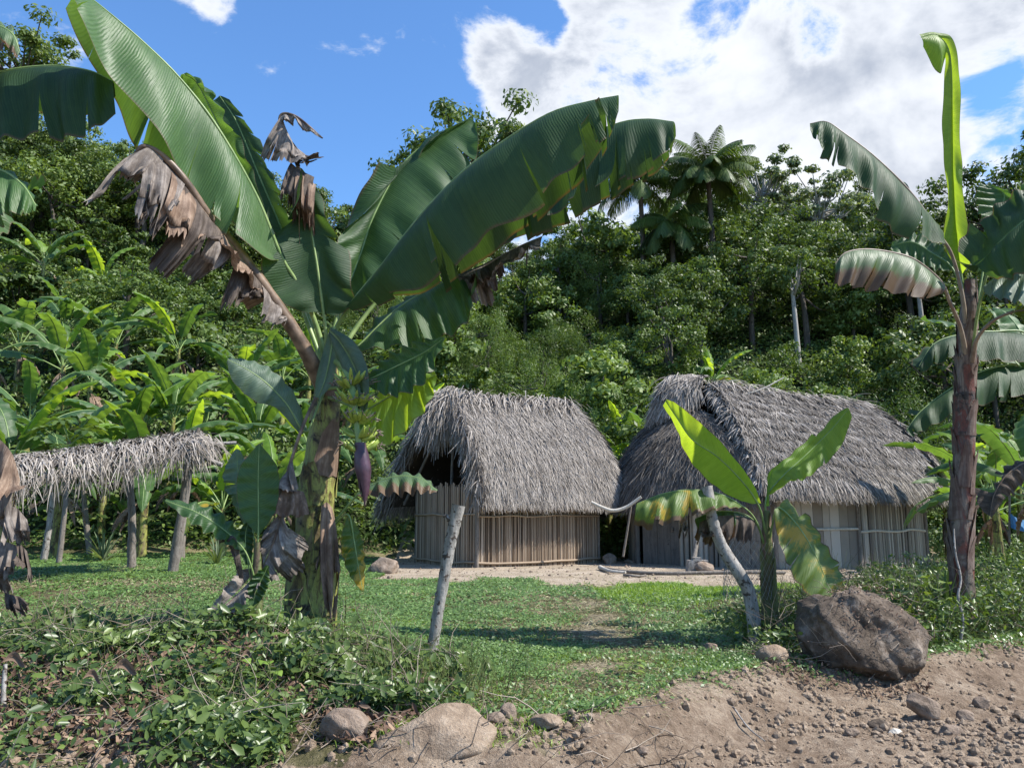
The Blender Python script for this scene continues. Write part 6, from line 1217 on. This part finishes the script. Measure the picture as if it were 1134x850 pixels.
def stick(name, pts, r, mat, label, cat='stick', n=30, jit=0.09, seg=8, lo=True):
    p = P3(pts); mb = MB(); mb.tube(p, r, seg, n=n, jit=jit); o = mb.build(name, M[mat], loc=p[0]); return tag(o, label, cat), mb, p
def fence_post(pts, r, label, knots):
    p = P3(pts); p[0][2] = gz(p[0][0], p[0][1]) - 0.2; root = thing('fence_post', label, 'post', p[0]); mb = MB(); mb.tube(p, r, 12, n=44, jit=0.07); mb.build('trunk', M['post'], root, loc=p[0])
    for f, dv in knots:
        c_ = cr(p, 50)[int(f * 49)]; mb = MB(); mb.tube([c_, c_ + np.array(dv) * 0.5, c_ + np.array(dv)], [0.03, 0.022], 7, n=6, jit=0.15); mb.build('branch_stub', M['post'], root, loc=p[0])
fence_post([(475, 728, 8.3), (483, 690, 8.3), (490, 650, 8.3), (497, 610, 8.3), (502, 585, 8.3), (508, 559, 8.3)], [0.062, 0.055, 0.056, 0.062, 0.068], 'straight pale fence post leaning right, on the lawn in front of the smaller hut', ((0.84, (-0.10, -0.02, 0.09)), (0.35, (-0.05, -0.03, 0.03))))
fence_post([(837, 690, 8.9), (831, 662, 8.9), (818, 634, 8.85), (800, 606, 8.85), (789, 575, 8.8), (783, 538, 8.8)], [0.072, 0.068, 0.066, 0.060, 0.056], 'crooked pale grey fence post beside the young banana', ((0.75, (-0.05, -0.03, 0.03)),))
def loose(name, pts, r, mat, label, cat='stick', **k): o, _, _ = stick(name, pts, r, mat, label, cat, **k); return o
loose('wooden_stake', [(1064, 708, 8.7), (1066, 685, 8.7), (1061, 660, 8.7), (1064, 640, 8.75), (1058, 612, 8.8), (1056, 585, 8.85)], [0.018, 0.013, 0.010], 'post', 'thin wavy whitish stake standing in the weeds at the reddish banana trunk', 'stake')
loose('wooden_stake', [(3, 800, 5.9), (4, 765, 5.95), (6, 735, 6.0)], [0.02, 0.014], 'post', 'thin whitish stake at the left edge of the bank', 'stake')
loose('pale_pole', [(655, 556, 23.2), (668, 562, 23.1), (680, 565, 23.05), (694, 561, 23.0), (710, 550, 22.9)], [0.05, 0.05, 0.045], 'pole', 'sagging pale pole strung between the two huts', 'pole', jit=0.03)
loose('support_stick', [(690, 616, 23.2), (694, 592, 23.15), (699, 560, 23.1)], [0.035, 0.028], 'wood', 'thin crooked stick propping up the sagging pale pole', 'stick')
loose('support_stick', [(766, 634, 21.2), (770, 610, 21.6), (773, 590, 21.8)], [0.07, 0.055], 'wood', 'short prop stick leaning on the dark slats of the larger hut', 'stick')
def groundstick(name, pp, r, mat, label, lift=0.04):
    P = np.array([w2((px - 567) / F * Y, Y, lift) for px, Y in pp]); mb = MB(); mb.tube(P, r, 7, n=30, jit=0.1); tag(mb.build(name, M[mat], loc=P[0]), label, 'stick')
groundstick('fallen_pole', [(664, 21.6), (690, 20.5), (730, 20.0), (780, 19.9), (830, 19.9), (862, 20.0)], [0.05, 0.045, 0.04], 'wood', 'long thin pole lying on the yard in front of the larger hut', 0.05)
groundstick('fallen_branch', [(662, 21.8), (668, 20.9), (676, 20.4), (690, 20.2)], [0.06, 0.03], 'pole', 'short pale forked branch lying on the yard between the huts', 0.06)
groundstick('fallen_branch', [(688, 19.6), (700, 19.3), (712, 19.5)], [0.035, 0.02], 'wood', 'short dark branch on the yard just below the long thin pole')
groundstick('fallen_branch', [(25, 5.75), (90, 5.55), (150, 5.5), (205, 5.52), (240, 5.6)], [0.018, 0.008], 'drytwig', 'long thin dead branch along the foot of the bank at lower left')
groundstick('fallen_branch', [(205, 5.4), (225, 5.6), (245, 5.75), (262, 5.95)], [0.016, 0.006], 'drytwig', 'short dead branch poking up the bank at lower centre left')
groundstick('fallen_branch', [(800, 6.6), (815, 6.4), (832, 6.25)], [0.008, 0.004], 'post', 'short pale twig on the bare earth left of centre')
# dead leaves on the bank
for i, (px, py, Y, s_, lab) in enumerate(((134, 800, 5.95, 0.17, 'curled pale dead leaf on the bank, largest of the fallen leaves'), (96, 822, 5.75, 0.12, 'small pale dead leaf low on the bank at left'), (12, 768, 6.1, 0.16, 'pale dead leaf at the left edge of the bank'), (272, 768, 6.15, 0.10, 'small tan dead leaf among green weeds'))):
    c_ = W(px, py, Y); c_[2] = gz(c_[0], Y) + 0.27; mb = MB(); t_ = np.linspace(0, 1, 14); mid = c_ + np.stack([(t_ - .5) * s_, 0.05 * np.sin(3 * t_), 0.03 * np.sin(5 * t_)], -1); pr = s_ * 0.28 * np.sin(3.1416 * np.clip(t_, 0.02, 0.98)) ** 0.8
    mb.grid(np.stack([mid + np.stack([0 * t_, -pr * .5, pr], -1), mid + np.stack([0 * t_, -pr * .2 - .01, pr * .4], -1), mid, mid + np.stack([0 * t_, -pr * .6, -pr * .6], -1)], 1)); tag(mb.build('fallen_leaf', M['dead'], loc=c_), lab, 'leaf')
# blue cloth at the far right
m, t = newmat('blue_cloth'); tc = t.n('ShaderNodeTexCoord'); n = t.noise(tc.outputs['Object'], 6, 4); p = pbsdf(t, t.ramp(n, [(0.3, (0.03, 0.10, 0.22)), (0.7, (0.10, 0.24, 0.42))]), 0.8, 0.2); finish(t, with_trans(t, p, (0.08, 0.2, 0.4), 0.2)); M['cloth'] = m
tp = P3([(1118, 563, 20.5), (1119, 568, 20.5), (1128, 574, 20.6), (1145, 578, 20.7)]); bt = P3([(1119, 566, 20.4), (1121, 584, 20.3), (1132, 588, 20.3), (1150, 592, 20.4)]); A_ = cr(tp, 24); B_ = cr(bt, 24); t_ = np.linspace(0, 1, 8)[:, None, None]
Gc = A_[None] * (1 - t_) + B_[None] * t_; Gc[..., 1] += 0.05 * np.sin(np.arange(24) * 1.1)[None] * t_[..., 0]; mb = MB(); mb.grid(Gc); tag(mb.build('hanging_cloth', M['cloth'], loc=A_[0]), 'blue cloth hanging at the right edge beyond the lawn', 'cloth')
mb = MB(); mb.tube(P3([(1118, 600, 20.5), (1118, 545, 20.5)]), 0.03, 6, n=8, jit=.1); tag(mb.build('cloth_pole', M['wood'], loc=P3([(1118, 600, 20.5)])[0]), 'thin pole holding up the blue cloth at the right edge', 'pole')

# ================================================================== CLODS and PEBBLES (stuff)
def pebbles(n, dens, x0, x1, y0, y1, smin, smax, name, mat, label):
    bm = bmesh.new(); bmesh.ops.create_icosphere(bm, subdivisions=1, radius=1.0); V = np.array([v.co[:] for v in bm.verts]); Fc = np.array([[v.index for v in f.verts] for f in bm.faces]); bm.free()
    X_, Y_ = scatter(n, x0, x1, y0, y1, dens); n = len(X_); s_ = smin * (smax / smin) ** (rng.random(n) ** 2.6)
    VV = V[None] * (1 + 0.35 * (rng.random((n, len(V), 1)) - 0.5)) * (s_[:, None] * rng.uniform(0.6, 1.2, (n, 3)))[:, None]; an = rng.random(n) * 6.28; c_, q_ = np.cos(an)[:, None], np.sin(an)[:, None]
    x, y = VV[..., 0].copy(), VV[..., 1].copy(); VV[..., 0] = x * c_ - y * q_; VV[..., 1] = x * q_ + y * c_; VV += np.stack([X_, Y_, ground_z(X_, Y_) + s_ * 0.15], -1)[:, None]
    mb = MB(); mb.add(VV.reshape(-1, 3), None, (Fc[None] + np.arange(n)[:, None, None] * len(V)).reshape(-1, 3)); tag(mb.build(name, M[mat], smooth=False), label, 'gravel', kind='stuff')
pebbles(30000, lambda x, y: infr(x, y, 0.1) * (road_d(x, y) < 0.5) * (0.25 + 0.75 * (fbm(x, y, 1.2, 3) > 0)), -5, 8, 4.6, 11, 0.004, 0.045, 'earth_clods', 'clod', 'loose crumbs and clods of brown earth on the cut road edge')
pebbles(1800, lambda x, y: infr(x, y) * yard_w(x, y), -5, 14, 18, 28, 0.01, 0.06, 'yard_gravel', 'rock', 'small stones and crumbs on the sandy yard round the huts')
